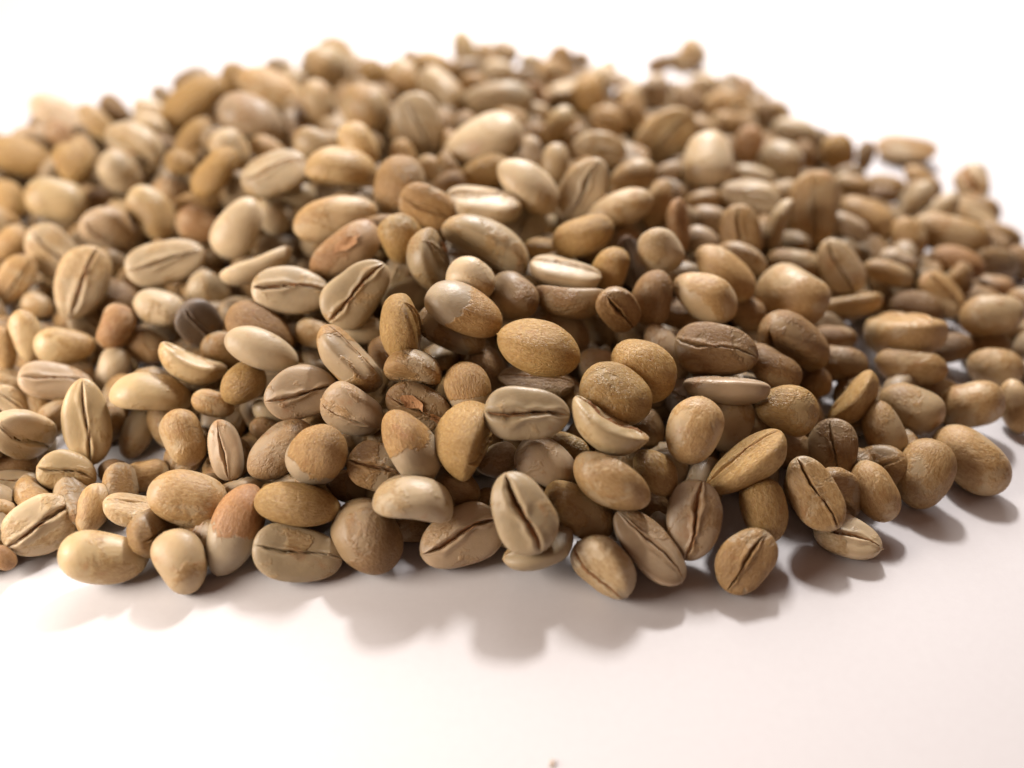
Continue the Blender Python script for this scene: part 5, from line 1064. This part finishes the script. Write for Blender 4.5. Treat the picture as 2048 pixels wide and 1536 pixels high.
-0.82 13.52 0.76 0.15 -0.63 0.44 0.62 0.9
-0.38 13.3 0.67 0.34 -0.09 0.01 -0.93 1
0.25 13.56 0.73 0.08 -0.36 -0.65 -0.67 1.1
0.96 13.4 0.83 0.06 -0.13 0.32 -0.94 1
1.77 13.73 0.82 0.21 -0.39 0 0.9 1
2.71 13.7 0.94 0.06 0.16 -0.45 0.88 0.9
3.45 13.65 0.78 0.27 0.24 0.4 0.84 1
3.99 13.4 1.02 0.48 0.24 -0.34 -0.78 1
4.72 13.6 0.61 0.09 -0.48 -0.39 0.78 0.9
-6.3 14.37 0.77 0.15 -0.35 -0.28 0.88 0.9
-5.57 14.39 0.76 0.14 -0.05 0.09 -0.98 0.9
-4.86 14.08 0.66 0.5 -0.32 0.36 0.72 1.1
-3.87 14.42 0.78 0.53 0.42 0.36 0.64 1
-3.41 14.05 0.54 0.41 0.28 0.56 -0.66 1
-2.48 14.27 1.02 0.47 -0.3 -0.58 -0.59 0.9
-1.89 14.43 0.83 0.63 0.06 0.27 -0.72 0.9
-1.22 14.34 0.8 0.7 0.04 0.47 -0.54 0.9
-0.58 14.02 0.69 0.07 0.52 0.55 -0.65 0.9
0.63 14.29 0.9 0.03 -0.15 -0.15 0.98 0.9
1.3 14.29 0.88 0.49 0.22 -0.31 0.78 1
1.97 14.36 0.85 0.14 0.15 0.66 -0.72 0.9
2.64 14.23 1.03 0.45 0.43 0.27 -0.73 1.1
3.32 14.31 0.99 0.07 -0.14 -0.65 0.75 1
4.18 14.33 0.86 0.16 -0.05 -0.64 -0.75 1.1
4.65 14.15 0.56 0.4 -0.39 0.32 0.76 0.9
-6.4 15.07 0.93 0.53 -0.04 -0.21 0.82 1
-5.64 15.01 0.71 0.58 0.19 -0.14 -0.78 0.9
-5.11 14.88 0.83 0.58 0.26 -0.19 0.75 1
-4.3 14.96 0.84 0.12 -0.12 -0.15 -0.97 0.9
-3.28 14.85 0.93 0.25 -0.23 0.37 -0.87 0.9
-2.38 15.13 0.89 0.18 0.61 -0.2 0.74 1
-1.48 14.89 0.85 0.4 0.42 0.2 0.79 0.9
-0.96 14.96 1.03 0.1 0.02 0.21 -0.97 0.9
-0.55 14.55 0.83 0.14 -0.09 0.61 0.77 1
0.31 15 0.76 0.22 -0.19 -0.11 -0.95 1
1.03 14.74 0.77 0.11 0.41 -0.54 -0.73 1
1.93 14.88 0.85 0.22 -0.01 -0.37 -0.9 0.9
2.7 14.9 0.8 0.28 -0.08 0.09 -0.95 0.9
3.25 14.91 0.8 0.18 0.68 -0.43 -0.57 1.1
4.2 14.87 0.93 0.5 -0.14 0.17 -0.84 0.9
5.17 14.51 0.83 0.64 0.02 0.32 -0.7 0.9
5.57 14.84 0.79 0.44 -0.17 -0.59 0.66 0.9
-8.52 15.6 0.92 0.18 -0.46 -0.09 0.86 0.9
-7.29 15.47 0.88 0.14 0.07 -0.25 -0.96 1
-6.35 15.7 0.91 0.05 0.3 0.38 0.87 0.9
-5.73 15.59 0.73 0.22 -0.25 0.36 0.87 0.9
-5.09 15.59 0.98 0.6 -0.27 0.16 0.74 1
-4.06 15.53 0.61 0.19 0.41 -0.05 0.89 1.1
-3.28 15.69 0.67 0.01 -0.66 0.2 -0.73 1
-2.79 15.35 0.83 0.41 0.12 0.37 -0.82 0.9
-2.1 15.6 0.88 0.09 0.59 0.4 0.7 0.9
-0.88 15.64 0.76 0.36 0.57 0.35 -0.65 1
-0.31 15.5 0.82 0.12 -0.35 0.37 -0.85 0.9
0.73 15.38 0.97 0.33 0.62 -0.37 0.61 0.9
1.08 15.62 0.65 0.09 0.51 0.38 -0.77 1
2.03 15.61 0.97 0.04 0.59 0.47 0.65 1.1
2.55 15.75 0.7 0.18 -0.3 -0.5 -0.79 0.9
3.65 15.75 0.87 0.17 -0.48 0.49 0.71 0.9
4.57 15.67 0.55 0.43 -0.15 0.5 0.74 0.9
-10.06 15.8 0.34 0.29 0.51 0.52 0.62 0.9
-9.33 16.33 0.74 0.38 0.27 0.18 0.86 1.1
-8.35 16.51 0.66 0.62 0.23 -0.44 -0.61 1
-8.06 15.89 0.41 0.17 -0.51 -0.46 -0.71 1
-7.32 16.22 0.84 0.26 -0.59 0.17 -0.75 1
-6.43 16.31 0.91 0.31 -0.33 0.23 0.86 0.9
-5.87 16.14 0.77 0.5 0.12 0.37 0.78 0.9
-4.8 16.08 0.73 0.48 -0.35 -0.39 0.7 0.9
-4.25 16.09 0.8 0.51 -0.29 0.43 0.69 1
-3.51 16 0.84 0.06 -0.51 0.59 -0.62 0.9
-2.91 16.24 0.8 0.55 0.42 0.06 0.72 1
-1.93 16.19 0.79 0.03 -0.09 0.11 0.99 1
-1.2 16.12 0.87 0.43 0.32 0.28 -0.8 0.9
-0.06 16.14 0.84 0.28 0.64 0.05 0.72 1
0.57 15.96 0.86 0.34 -0.26 0.49 0.76 1.1
1.38 16.06 0.78 0.28 0.29 0.13 0.91 1
1.98 16.09 0.56 0.03 -0.39 -0.03 0.92 1
2.65 16.18 0.89 0.02 -0.22 0.26 -0.94 0.9
3.38 16.19 0.76 0.11 -0.17 -0.1 0.97 0.9
-10.54 16.81 1.07 0.17 0.28 -0.21 -0.92 0.9
-8.63 16.77 0.84 0.51 -0.45 -0.08 0.73 0.9
-8.11 16.88 0.92 0.23 -0.39 -0.24 -0.86 0.9
-7.37 16.92 0.68 0.54 0.18 -0.09 -0.82 0.9
-6.44 16.88 0.72 0.08 -0.22 0.17 0.96 0.9
-5.79 16.72 1.1 0.27 0.18 0.6 0.73 1
-5.15 16.7 0.94 0.53 -0.21 0.07 0.82 1
-4.19 16.58 0.89 0.22 0.52 0.52 -0.65 1
-3.19 16.83 0.71 0.29 0.47 0.23 0.8 0.9
-2.59 16.8 1.11 0.39 -0.25 -0.1 0.88 1
-1.78 16.8 0.83 0.29 -0.46 -0.15 0.82 0.9
-1.18 16.76 0.78 0.09 -0.04 -0.55 -0.83 0.9
-0.62 16.64 0.82 0.12 0.55 0.26 0.78 0.9
0.46 16.45 0.81 0.44 0.01 -0.61 -0.65 0.9
0.99 16.65 0.89 0.31 0.55 -0.37 -0.68 1
2.04 16.81 0.75 0.63 -0.05 0.17 -0.76 0.9
2.58 16.87 1.03 0.01 -0.52 0.21 0.83 0.9
3.37 16.89 0.93 0.45 -0.51 0.47 -0.57 1
-7.96 17.58 0.97 0.24 0.39 0.6 0.66 1
-7.15 17.53 0.82 0.03 -0.57 -0.26 0.78 0.9
-6.29 17.53 0.77 0.1 -0.19 -0.47 0.86 0.9
-5.7 17.37 0.74 0.34 -0.6 0.49 -0.54 0.9
-4.8 17.66 0.79 0.18 0.54 -0.58 0.59 1
-4.22 17.35 0.78 0.66 -0.17 0.36 0.63 1.1
-3.56 17.39 0.74 0.01 -0.61 0.41 -0.67 0.9
-3 17.43 0.84 0.35 0.48 0.52 0.61 1
-1.91 17.7 0.97 0.11 -0.37 0.33 0.86 1
-1.11 17.37 0.88 0.45 0.33 0.36 0.74 1.1
-0.4 17.42 0.79 0.12 -0.67 0.05 0.73 0.9
0.6 17.37 0.73 0.5 -0.25 0.51 -0.65 0.9
1.08 17.29 0.91 0.18 0.12 0.24 -0.94 0.9
1.95 17.51 0.79 0.58 0.32 -0.35 0.66 1.1
2.84 17.5 0.81 0.11 -0.39 -0.55 0.73 0.9
3.66 17.67 0.7 0.14 -0.3 0.59 0.74 0.9
-6.7 18.13 0.58 0.54 0.38 0.47 0.59 1
-5.8 17.94 0.87 0.45 -0.52 0.23 0.69 0.9
-5.19 18.11 0.97 0.36 0.15 -0.13 0.91 1
-4.19 18.12 0.9 0.25 -0.07 0.46 -0.85 1
-3.3 18 0.89 0.07 -0.63 0.4 0.67 1
-2.4 17.99 0.89 0.02 0.49 -0.06 -0.87 0.9
-1.81 18.21 0.88 0.11 0.12 -0.45 0.88 0.9
-1.24 18.23 0.97 0.01 -0.48 0.11 -0.87 0.9
-0.28 18.07 0.88 0.2 -0.13 0.65 -0.72 1.1
0.44 18.05 1.07 0.32 0.28 -0.06 -0.9 1
1.25 18.15 0.86 0.15 -0.33 0.12 0.92 0.9
1.95 18.24 0.9 0.04 0.2 0.18 0.96 1
-6.45 18.74 0.69 0.2 -0.28 0.51 0.79 1
-5.82 18.66 1.09 0.48 -0.52 -0.43 -0.56 0.9
-4.83 18.55 0.73 0.45 0.38 -0.26 -0.77 1
-4.22 18.74 0.7 0.44 0.05 0.05 0.89 1
-3.58 18.55 0.9 0.55 -0.43 -0.47 0.54 1.1
-2.68 18.57 0.7 0.22 -0.25 -0.04 0.94 1
-1.85 18.93 0.84 0.25 -0.55 0.35 0.71 1
-1.06 18.83 0.88 0.08 -0.45 -0.06 0.89 1
-0.18 18.7 0.82 0.21 0.39 -0.14 0.88 1
0.4 18.74 1.04 0.39 0.41 -0.45 0.69 1.1
1.1 18.69 0.94 0.36 0.13 -0.56 0.74 0.9
2.89 18.34 0.56 0.05 0.08 0.15 -0.98 1.1
-5.65 19.12 0.86 0.23 -0.5 0.49 0.67 0.9
-5.12 19.1 1 0.03 -0.52 -0.26 -0.81 0.9
-4.39 19.35 0.89 0.35 -0.2 0.3 0.86 1.1
-3.42 19.41 0.95 0.54 0.38 0.01 -0.75 1.1
-2.64 19.22 0.86 0.06 0.13 -0.35 0.92 0.9
-1.96 19.44 0.74 0.12 -0.21 0.34 0.91 0.9
-0.89 19.38 1.1 0.12 -0.16 0.68 -0.71 1
-0.28 19.31 0.8 0.31 -0.25 -0.15 -0.91 0.9
0.78 19.3 0.49 0.6 0.17 0.5 -0.61 1
1.31 19.22 0.85 0.1 0.11 0.24 -0.96 0.9
-4.06 19.97 0.75 0.69 0.09 0.25 -0.68 1.1
-1.11 19.81 0.74 0.48 -0.03 -0.31 0.82 1
-0.28 19.87 1.02 0.37 0.33 0.32 0.81 0.9
1.06 19.86 0.91 0.28 -0.32 0.35 -0.83 1
-4.47 20.6 0.65 0.66 -0.12 0.35 0.65 1
-3.53 20.36 0.61 0.33 -0.42 0.3 0.79 1
-1.39 20.65 0.42 0.01 -0.62 0.1 0.78 0.9
-3.62 11.03 1.18 0.45 -0.06 0.34 0.82 0.9
-2.93 11.31 1.32 0.01 0.48 0.57 0.67 0.9
-0.85 11.32 1.26 0.2 0.3 -0.39 0.85 1
-0.23 11.12 1.37 0.55 -0.36 -0.19 -0.73 1
-2.68 11.75 1.42 0.09 -0.68 0.5 0.53 0.9
-2.18 11.72 1.37 0.13 -0.55 0.54 -0.62 1
-0.98 11.89 1.46 0.18 0.04 0.05 -0.98 0.9
-0.32 11.89 1.38 0.58 -0.29 -0.33 0.69 1
0.61 11.79 1.31 0.31 -0.02 0.64 -0.7 1
1.3 11.89 1.29 0.18 -0.24 0.23 0.92 0.9
3.04 11.54 1.05 0.57 0.17 0.41 -0.7 1
-2.79 12.29 1.21 0.43 -0.08 0.17 0.88 0.9
-2.2 12.33 1.3 0.13 0.44 0.35 -0.82 0.9
-0.96 12.29 1.12 0.56 0.34 0.16 0.74 0.9
0.66 12.55 1.2 0.09 -0.63 -0.54 0.55 1.1
1.2 12.42 1.54 0.44 -0.52 0.51 0.52 1
1.86 12.36 1.32 0.23 0.27 -0.34 0.87 1
3.55 12.24 1.24 0.21 -0.13 -0.65 0.72 1
-3.06 13.06 1.23 0.35 -0.34 0.41 0.77 1
-2.3 13.12 1.36 0.22 -0.13 -0.43 0.87 1.1
-1.3 13.07 1.46 0.35 -0.49 -0.54 -0.59 0.9
-0.58 12.94 1.52 0.19 -0.15 0.49 0.84 1
1.16 12.83 1.35 0.09 -0.01 -0.52 0.85 0.9
1.9 13.18 1.46 0.16 -0.44 0.39 -0.79 1.1
2.57 12.96 1.15 0.43 -0.52 -0.5 -0.54 0.9
-4.33 13.49 1.13 0.49 -0.5 -0.01 -0.72 0.9
-3.34 13.74 0.93 0.53 0.31 -0.48 0.62 1
-2.83 13.56 1.38 0.07 -0.28 0.52 0.8 1
-1.93 13.67 1.55 0.29 0.25 -0.55 -0.74 0.9
-0.9 13.46 1.34 0.5 0.41 0.06 -0.76 0.9
-0.38 13.54 1.34 0.05 0.36 0.33 -0.87 0.9
0.35 13.86 1.21 0.34 -0.21 -0.52 -0.76 1
1.1 13.43 1.47 0.45 0.05 0.02 -0.89 0.9
1.67 13.83 1.3 0.28 -0.15 0.06 0.94 1
2.69 13.4 1.31 0.34 -0.03 -0.63 -0.7 0.9
-4.73 14.35 1.22 0.24 0.55 0.43 -0.68 1
-4.16 14.34 1.43 0.25 0.47 -0.14 0.84 1
-3.25 14.38 1.21 0.11 0.03 0.06 0.99 0.9
-1.64 14.18 1.21 0.12 0.65 0.18 0.73 1
-1.05 14.03 1.1 0.01 0.53 0.19 0.83 0.9
-0.54 14.16 1.23 0.08 -0.31 0.33 0.89 0.9
0.12 14.32 1.12 0.15 0.19 0.19 -0.95 0.9
0.95 14.12 1.36 0.09 0.1 -0.69 0.71 1
1.98 14.51 1.39 0.61 0.12 -0.17 -0.77 1
-5.54 15.01 1.28 0.61 -0.06 -0.46 0.64 1
-4.81 15.01 1.28 0.4 -0.11 0.31 -0.85 1.1
-3.99 14.88 1.22 0.06 0.17 0.26 0.95 1
-3.44 14.95 1.6 0.33 -0.57 0.44 0.61 0.9
-2.77 14.9 1.41 0.58 0.35 -0.49 -0.54 1.1
-2.03 14.81 1.25 0.02 -0.02 -0.33 -0.94 0.9
-1.1 15.07 1.62 0 -0.69 0 0.72 0.9
-0.54 14.87 1.43 0.5 0.46 0.36 0.64 1
0.34 14.76 1.33 0.12 -0.38 -0.56 -0.72 1
1.04 14.69 1.39 0.34 -0.3 -0.12 0.88 1.1
3.7 14.93 1.1 0.06 -0.43 0.63 0.64 0.9
-5.19 15.35 1.64 0.5 -0.49 -0.18 -0.7 0.9
-3.93 15.56 1.22 0.36 0.1 -0.24 -0.9 1
-3.26 15.47 1.52 0.02 -0 0.6 0.8 1
-2.63 15.58 1.42 0.05 -0.41 -0.48 0.77 0.9
-1.67 15.38 1.25 0.26 -0.63 0.05 0.72 0.9
-0.91 15.66 1.62 0.19 -0.58 0.42 0.67 1
-0.18 15.41 1.48 0.06 -0.65 0.05 0.76 1
0.27 15.55 1.28 0.11 0.68 0.25 -0.68 1
1.32 15.55 1.4 0.23 0.35 -0.44 0.8 1.1
2 15.26 1.43 0.07 -0.1 -0.11 0.99 1
3 15.55 1.02 0.44 0.05 -0.09 -0.89 1
-5.6 16.08 1.2 0.08 -0.49 -0.12 -0.86 0.9
-4.9 16.07 1.28 0.48 -0.25 -0.59 0.6 0.9
-3.94 16.26 1.41 0.44 0.42 -0.05 0.79 1
-3.26 16.1 1.36 0.27 -0.26 -0.65 0.66 1
-2.62 16.13 1.11 0.09 0.52 -0.08 0.84 1
-1.98 15.94 1.47 0.37 0.46 0.39 0.71 1.1
-1.29 16.02 1.47 0.21 0.64 -0.13 -0.73 1
-0.38 16.04 1.37 0.61 0.19 -0.39 -0.67 0.9
0.48 16.19 1.38 0.23 -0.08 -0.48 -0.84 0.9
-7.17 16.71 1.17 0.43 0.09 -0.48 -0.76 0.9
-3.3 16.79 1.29 0.35 0.23 0.27 0.87 1
-2.01 16.72 1.41 0.34 0.19 0.22 0.89 1.1
-1.3 16.56 1.35 0.51 0.4 0.45 -0.62 0.9
-0.24 16.86 1.04 0.59 0.05 -0.46 0.66 1.1
0.31 16.82 0.98 0.04 -0.55 0.03 0.83 1
-6.55 17.3 1.21 0.27 0.44 -0 -0.85 1
-4.84 17.2 1.15 0.25 -0.58 0.48 0.6 0.9
-3.96 17.19 1.37 0.28 -0.19 -0.41 -0.85 1
-3.28 17.48 1.38 0.19 0.35 -0.13 -0.91 0.9
-1.81 17.26 1.16 0.24 0.34 -0.54 0.73 0.9
-0.84 17.56 1.15 0.15 -0.49 -0.08 -0.85 1
0.16 17.38 1.05 0.22 0.2 -0.16 -0.94 1
-2.83 17.96 1.25 0.31 0.41 0.2 0.83 1
-2.45 18.65 1.2 0.03 -0.28 -0 0.96 0.9
-1.85 12.19 1.89 0.2 -0.02 -0.54 -0.82 1
-1.35 12.59 1.49 0.49 -0.41 0.3 0.71 1
-2.58 12.82 1.7 0.42 0.05 0.57 -0.7 1
-2.94 14.16 1.57 0.56 0.31 -0.24 0.73 1.1
-1.01 14.24 1.75 0.38 -0.56 0.09 -0.73 0.9
0.14 14.17 1.61 0.28 -0.31 -0.02 0.91 1
-4.49 9.14 0.3 0.52 0.25 0.13 -0.81 0.8
3.21 8.78 0.31 0.43 0.07 -0.26 0.86 1
-5.73 10.1 0.33 0.33 0.28 0.21 -0.88 0.9
4.93 8.75 0.33 0.06 0.39 0.36 -0.84 0.9
-4.85 9.63 0.34 0.06 0.54 0.57 0.62 0.9
2.53 8.34 0.35 0.51 -0.19 0.53 -0.65 1
7.95 11.94 0.26 0.03 0.1 0.12 0.99 0.9
1.37 8.02 0.31 0.52 0.26 0.34 0.74 1
-3.49 8.37 0.37 0.64 -0.23 -0.34 -0.65 0.9
8.26 13.46 0.33 0.03 0.02 0.51 -0.86 1
6.35 10.42 0.24 0.01 0.15 -0.04 0.99 0.8
-4.02 8.3 0.27 0.53 -0.21 0.41 -0.71 0.8
6.98 15.32 0.26 0.06 0.17 0.04 0.98 0.9
-5.76 9.58 0.34 0.01 0.32 -0.4 -0.86 0.9
-6.2 8.29 0.3 0.37 0.17 0.55 0.73 0.9
-3.94 7.59 0.3 0.27 0.31 0.14 -0.9 0.8
-7.26 7.57 0.32 0.4 0.22 -0.13 0.88 0.9
-4.45 7.66 0.36 0.38 -0.45 0.27 -0.76 1
7.33 12.92 0.4 0.2 -0.6 0.16 0.76 0.9
-2.93 8.05 0.36 0.09 -0.42 -0.33 -0.84 0.9
-5.16 8.38 0.31 0.43 0.5 0.24 0.71 0.8
4.22 8.19 0.4 0.3 0.37 -0.46 0.75 1
-6.44 9.8 0.3 0.29 -0.44 0.6 -0.6 0.8
5.48 9.19 0.29 0.54 0.39 0.5 0.55 0.8
-6 11.1 0.38 0.3 0.51 0.23 0.78 1
-1.55 8.38 0.26 0.17 0.1 -0.17 0.96 0.9
-2.73 8.36 0.36 0.39 0.04 0.49 0.78 1
7.56 15.63 0.34 0.6 0.35 -0.43 -0.58 1
-2.61 8.86 0.43 0.1 0.13 -0.43 -0.89 0.9
1.81 7.63 0.28 0.55 -0.44 -0.28 0.65 0.8
-6.62 11.14 0.33 0.18 -0.24 0.05 0.95 1
-0.03 7.89 0.36 0.67 0.22 -0.31 0.64 0.9
-7.6 8.65 0.28 0.05 -0.04 0.64 0.77 0.8
-7.38 8.19 0.43 0.03 -0.63 0.04 -0.78 0.9
-3.9 8.91 0.32 0.01 0.31 0.09 -0.95 0.9
2.04 8.46 0.43 0.34 0.46 -0.37 0.73 1
4.52 8.73 0.32 0.11 0.37 0.01 -0.92 0.8
-5.65 8.2 0.29 0.29 0.3 0.33 0.85 0.9
8.44 14.11 0.31 0.23 -0.44 -0.3 0.82 0.8
-3.47 9.22 0.23 0.43 -0.05 0.06 0.9 0.9
-6.53 7.78 0.31 0.06 0.29 0.36 0.88 0.9
-0.92 8.22 0.33 0.28 0.11 -0.47 -0.83 1
-7.36 11.02 0.31 0.4 0.19 0.1 -0.89 1
6.62 14.88 0.31 0.5 0.15 0.38 0.76 1
0.28 11.508 1.514 0.45 -0.88 0.16 0.07 0.58
-0.356 8.138 0.352 0.32 -0.85 -0.4 -0.14 0.48
-1.736 8.967 0.743 0.38 -0.88 -0.26 -0.04 0.46
2.629 11.806 1.339 0.46 -0.88 0.12 -0.04 0.64
2.326 10.422 1.172 0.43 -0.88 0.19 -0 0.47
4.777 9.662 0.318 0.92 -0.36 -0.02 -0.17 0.79
4.851 20.349 0.515 0.53 -0.84 -0.01 -0.14 0.66
5.686 18.177 0.505 0.53 -0.83 0.14 -0.07 0.72
4.764 17.815 0.692 0.5 -0.7 0.48 0.17 0.72
6.264 17.671 0.45 0.51 -0.69 0.49 0.14 0.72
5.494 20.045 0.26 0.49 -0.83 -0.15 -0.24 0.59
1.589 20.94 0.794 0.55 -0.82 0.16 0.07 0.49
0.809 13.623 1.26 0.47 -0.84 0.24 0.1 0.52
2.007 19.782 1 0.5 -0.8 -0.26 -0.22 0.65
-2.55 17.639 1.48 0.5 -0.82 0.18 0.19 0.67
-2.193 20.373 0.997 0.48 -0.77 0.33 0.27 0.61
1.671 19.904 0.758 0.53 -0.81 0.24 0.11 0.68
-4.832 18.984 1.448 0.54 -0.83 -0.06 0.1 0.67
-6.636 18.849 1.139 0.55 -0.79 -0.26 0.01 0.96
-6.865 17.627 1.451 0.39 -0.77 0.34 0.39 0.52
-9.592 15.896 0.628 0.42 -0.84 0.1 0.33 0.57
-7.963 11.654 0.408 0.18 -0.74 0.48 0.44 0.48
-2.902 9.924 0.944 0.38 -0.9 0.11 0.17 0.53
7.361 11.339 0.264 0.4 -0.89 0.02 -0.24 0.8
3.154 9.379 0.552 0.4 -0.84 0.36 0.03 0.85
3.888 8.404 0.245 0.37 -0.78 0.51 0.06 0.73
8.599 15.298 0.274 0.5 -0.82 0.25 -0.11 0.99
-6.711 9.313 0.319 0.27 -0.88 0.23 0.33 0.82
-8.807 13.17 0.422 0.48 -0.83 -0.26 0.14 1.04
-7.954 11.262 0.416 0.25 -0.81 0.35 0.4 1.01
-7.518 9.911 0.518 0.34 -0.89 0.06 0.29 0.94
-7.149 8.759 0.684 0.41 -0.84 -0.32 0.13 0.88
-6.685 7.524 0.35 0.19 -0.86 0.31 0.35 0.9
-9.586 15.131 0.852 0.34 -0.81 0.24 0.4 1.19
-10.149 16.392 0.869 0.45 -0.74 -0.17 0.46 1.35
-8.4 11.847 0.65 0.22 -0.78 0.41 0.43 1.12
8.501 12.429 0.3 0.47 -0.81 0.33 -0.1 0.86
8.175 11.389 0.312 0.37 -0.88 -0.05 -0.29 0.82
7.895 10.697 0.3 0.43 -0.85 0.25 -0.15 0.76
"""
FLAT = ('pinkbar', 'egg', 'moon', 'bigdome', 'flatface')
WIDE = ('redcrease', 'striped', 'slash', 'splitfront', 'crescent', 'pinkcrease', 'raggedfront', 'tallcream', 'palelevel')
SPECKS = [(0.43, 4.797, 0.035, 3, 'tiny chaff speck on the table at the bottom edge of the photo')]


def chaff_flake(parent, shape, x0, y0, r, side, rng, name="torn_skin"):
    """a ragged, curled scrap of silverskin standing off the bean"""
    v, f = [], []
    nr, na = 4, 14
    for i in range(nr):
        for j in range(na):
            a = 2 * math.pi * j / na
            rr = r * (i + .4) / nr * (1 + (.5 * rng.random() - .2) * (i == nr - 1))
            x = min(.97, max(-.97, x0 + rr * math.cos(a) * 1.3)); y = min(.97, max(-.97, y0 + rr * math.sin(a)))
            p = shape.point(np.array([x]), np.array([y]), np.array([side]))
            lift = (.004 + .05 * (i / (nr - 1)) ** 2 * rng.random()) * side
            v.append((float(p[0][0]), float(p[1][0]), float(p[2][0]) + lift))
    for i in range(nr - 1):
        for j in range(na):
            k = (j + 1) % na
            f.append((i * na + j, (i + 1) * na + j, (i + 1) * na + k, i * na + k))
    return link_mesh(name, v, f, M_CREASE, parent)

# ------------------------------------------------------------------ the beans one by one
for n, line in enumerate(BEANS.strip().split("\n")):
    p = line.split("|")
    num = [float(q) for q in p[0].split()]
    tone, key, res, label = p[1], p[2], int(p[3]), p[4]
    rng = np.random.default_rng(1000 + n)
    L, W, T = num[7:10]
    t = num[10]
    bend = None
    if 60 <= abs(t) <= 130: bend = rng.uniform(.06, .17)
    if key in FLAT: bend = .02
    sh = Shape(L, W, T, rng, key, bend)
    v, f = sh.mesh(*((46, 60) if res == 2 else (30, 42) if res == 1 else (22, 30)))
    if key == 'hole':
        c = np.array(sh.point(np.array([-.1]), np.array([.52]), np.array([1]))).ravel()
        d = np.linalg.norm(v - c, axis=1)
        v[:, 2] -= .10 * np.exp(-(d / .075) ** 2)
    b = link_mesh("coffee_bean", [tuple(q) for q in v], f, MAT[tone])
    b.rotation_mode = 'QUATERNION'
    b.rotation_quaternion = num[3:7]
    b.location = num[0:3]
    b['label'] = label
    b['category'] = 'coffee bean'
    b['group'] = 'unroasted coffee beans heaped on the white table'
    if abs(t) < 100:
        cv, cf = sh.crease(rng, wide=1.9 if key in WIDE else 1.2)
        link_mesh("crease", cv, cf, M_CREASE, b)
    if key == 'ragged':
        chaff_flake(b, sh, -.25, .25, .32, 1, rng)
        chaff_flake(b, sh, .55, .1, .22, 1, rng)
    if key == 'hole':
        chaff_flake(b, sh, -.1, .52, .16, 1, rng, "insect_hole")
    if key == 'rusty':
        chaff_flake(b, sh, .1, -.3, .3, -1, rng)

# ------------------------------------------------------------------ beans inside the heap, seen only through the gaps
rng = np.random.default_rng(77)
protos = []
for k in range(10):
    sh = Shape(.92, .68, .45, rng)
    protos.append(sh.mesh(13, 20))
VV, FF = [], []
base = 0
for n, line in enumerate(INNER.strip().split("\n")):
    q = [float(z) for z in line.split()]
    v, f = protos[n % 10]
    M = np.array(Quaternion(q[3:7]).normalized().to_matrix())
    VV.append((v * q[7]) @ M.T + np.array(q[0:3]))
    FF += [tuple(i + base for i in face) for face in f]
    base += len(v)
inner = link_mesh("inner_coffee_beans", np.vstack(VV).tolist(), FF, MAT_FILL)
inner['kind'] = 'stuff'
inner['label'] = 'shaded coffee beans deep in the heap, seen through gaps between the top ones'

# ------------------------------------------------------------------ specks of chaff on the table
M_SPECK, _nt, _N, _L, _P = nodes_of("pale_chaff")
_P.inputs["Base Color"].default_value = (.55, .40, .28, 1)
_P.inputs["Roughness"].default_value = 0.7

def speck(x, y, r, seed, label):
    q = np.random.default_rng(seed)
    v = [(0, 0, .035)]
    for ring, (k, z) in enumerate(((.55, .03), (1.0, .006))):
        for j in range(9):
            a = 2 * math.pi * j / 9
            rr = r * k * (.6 + .7 * q.random())
            v.append((rr * math.cos(a) * 1.5, rr * math.sin(a), z * (.6 + .6 * q.random())))
    f = [(0, 1 + j, 1 + (j + 1) % 9) for j in range(9)] + [(1 + j, 10 + j, 10 + (j + 1) % 9, 1 + (j + 1) % 9) for j in range(9)]
    o = link_mesh("chaff_speck", v, f, M_SPECK)
    o.location = (x, y, .004); o.rotation_euler = (0, 0, q.uniform(0, 6))
    o['label'] = label; o['category'] = 'chaff speck'; o['group'] = 'specks of chaff on the table'
for args in SPECKS: speck(*args)
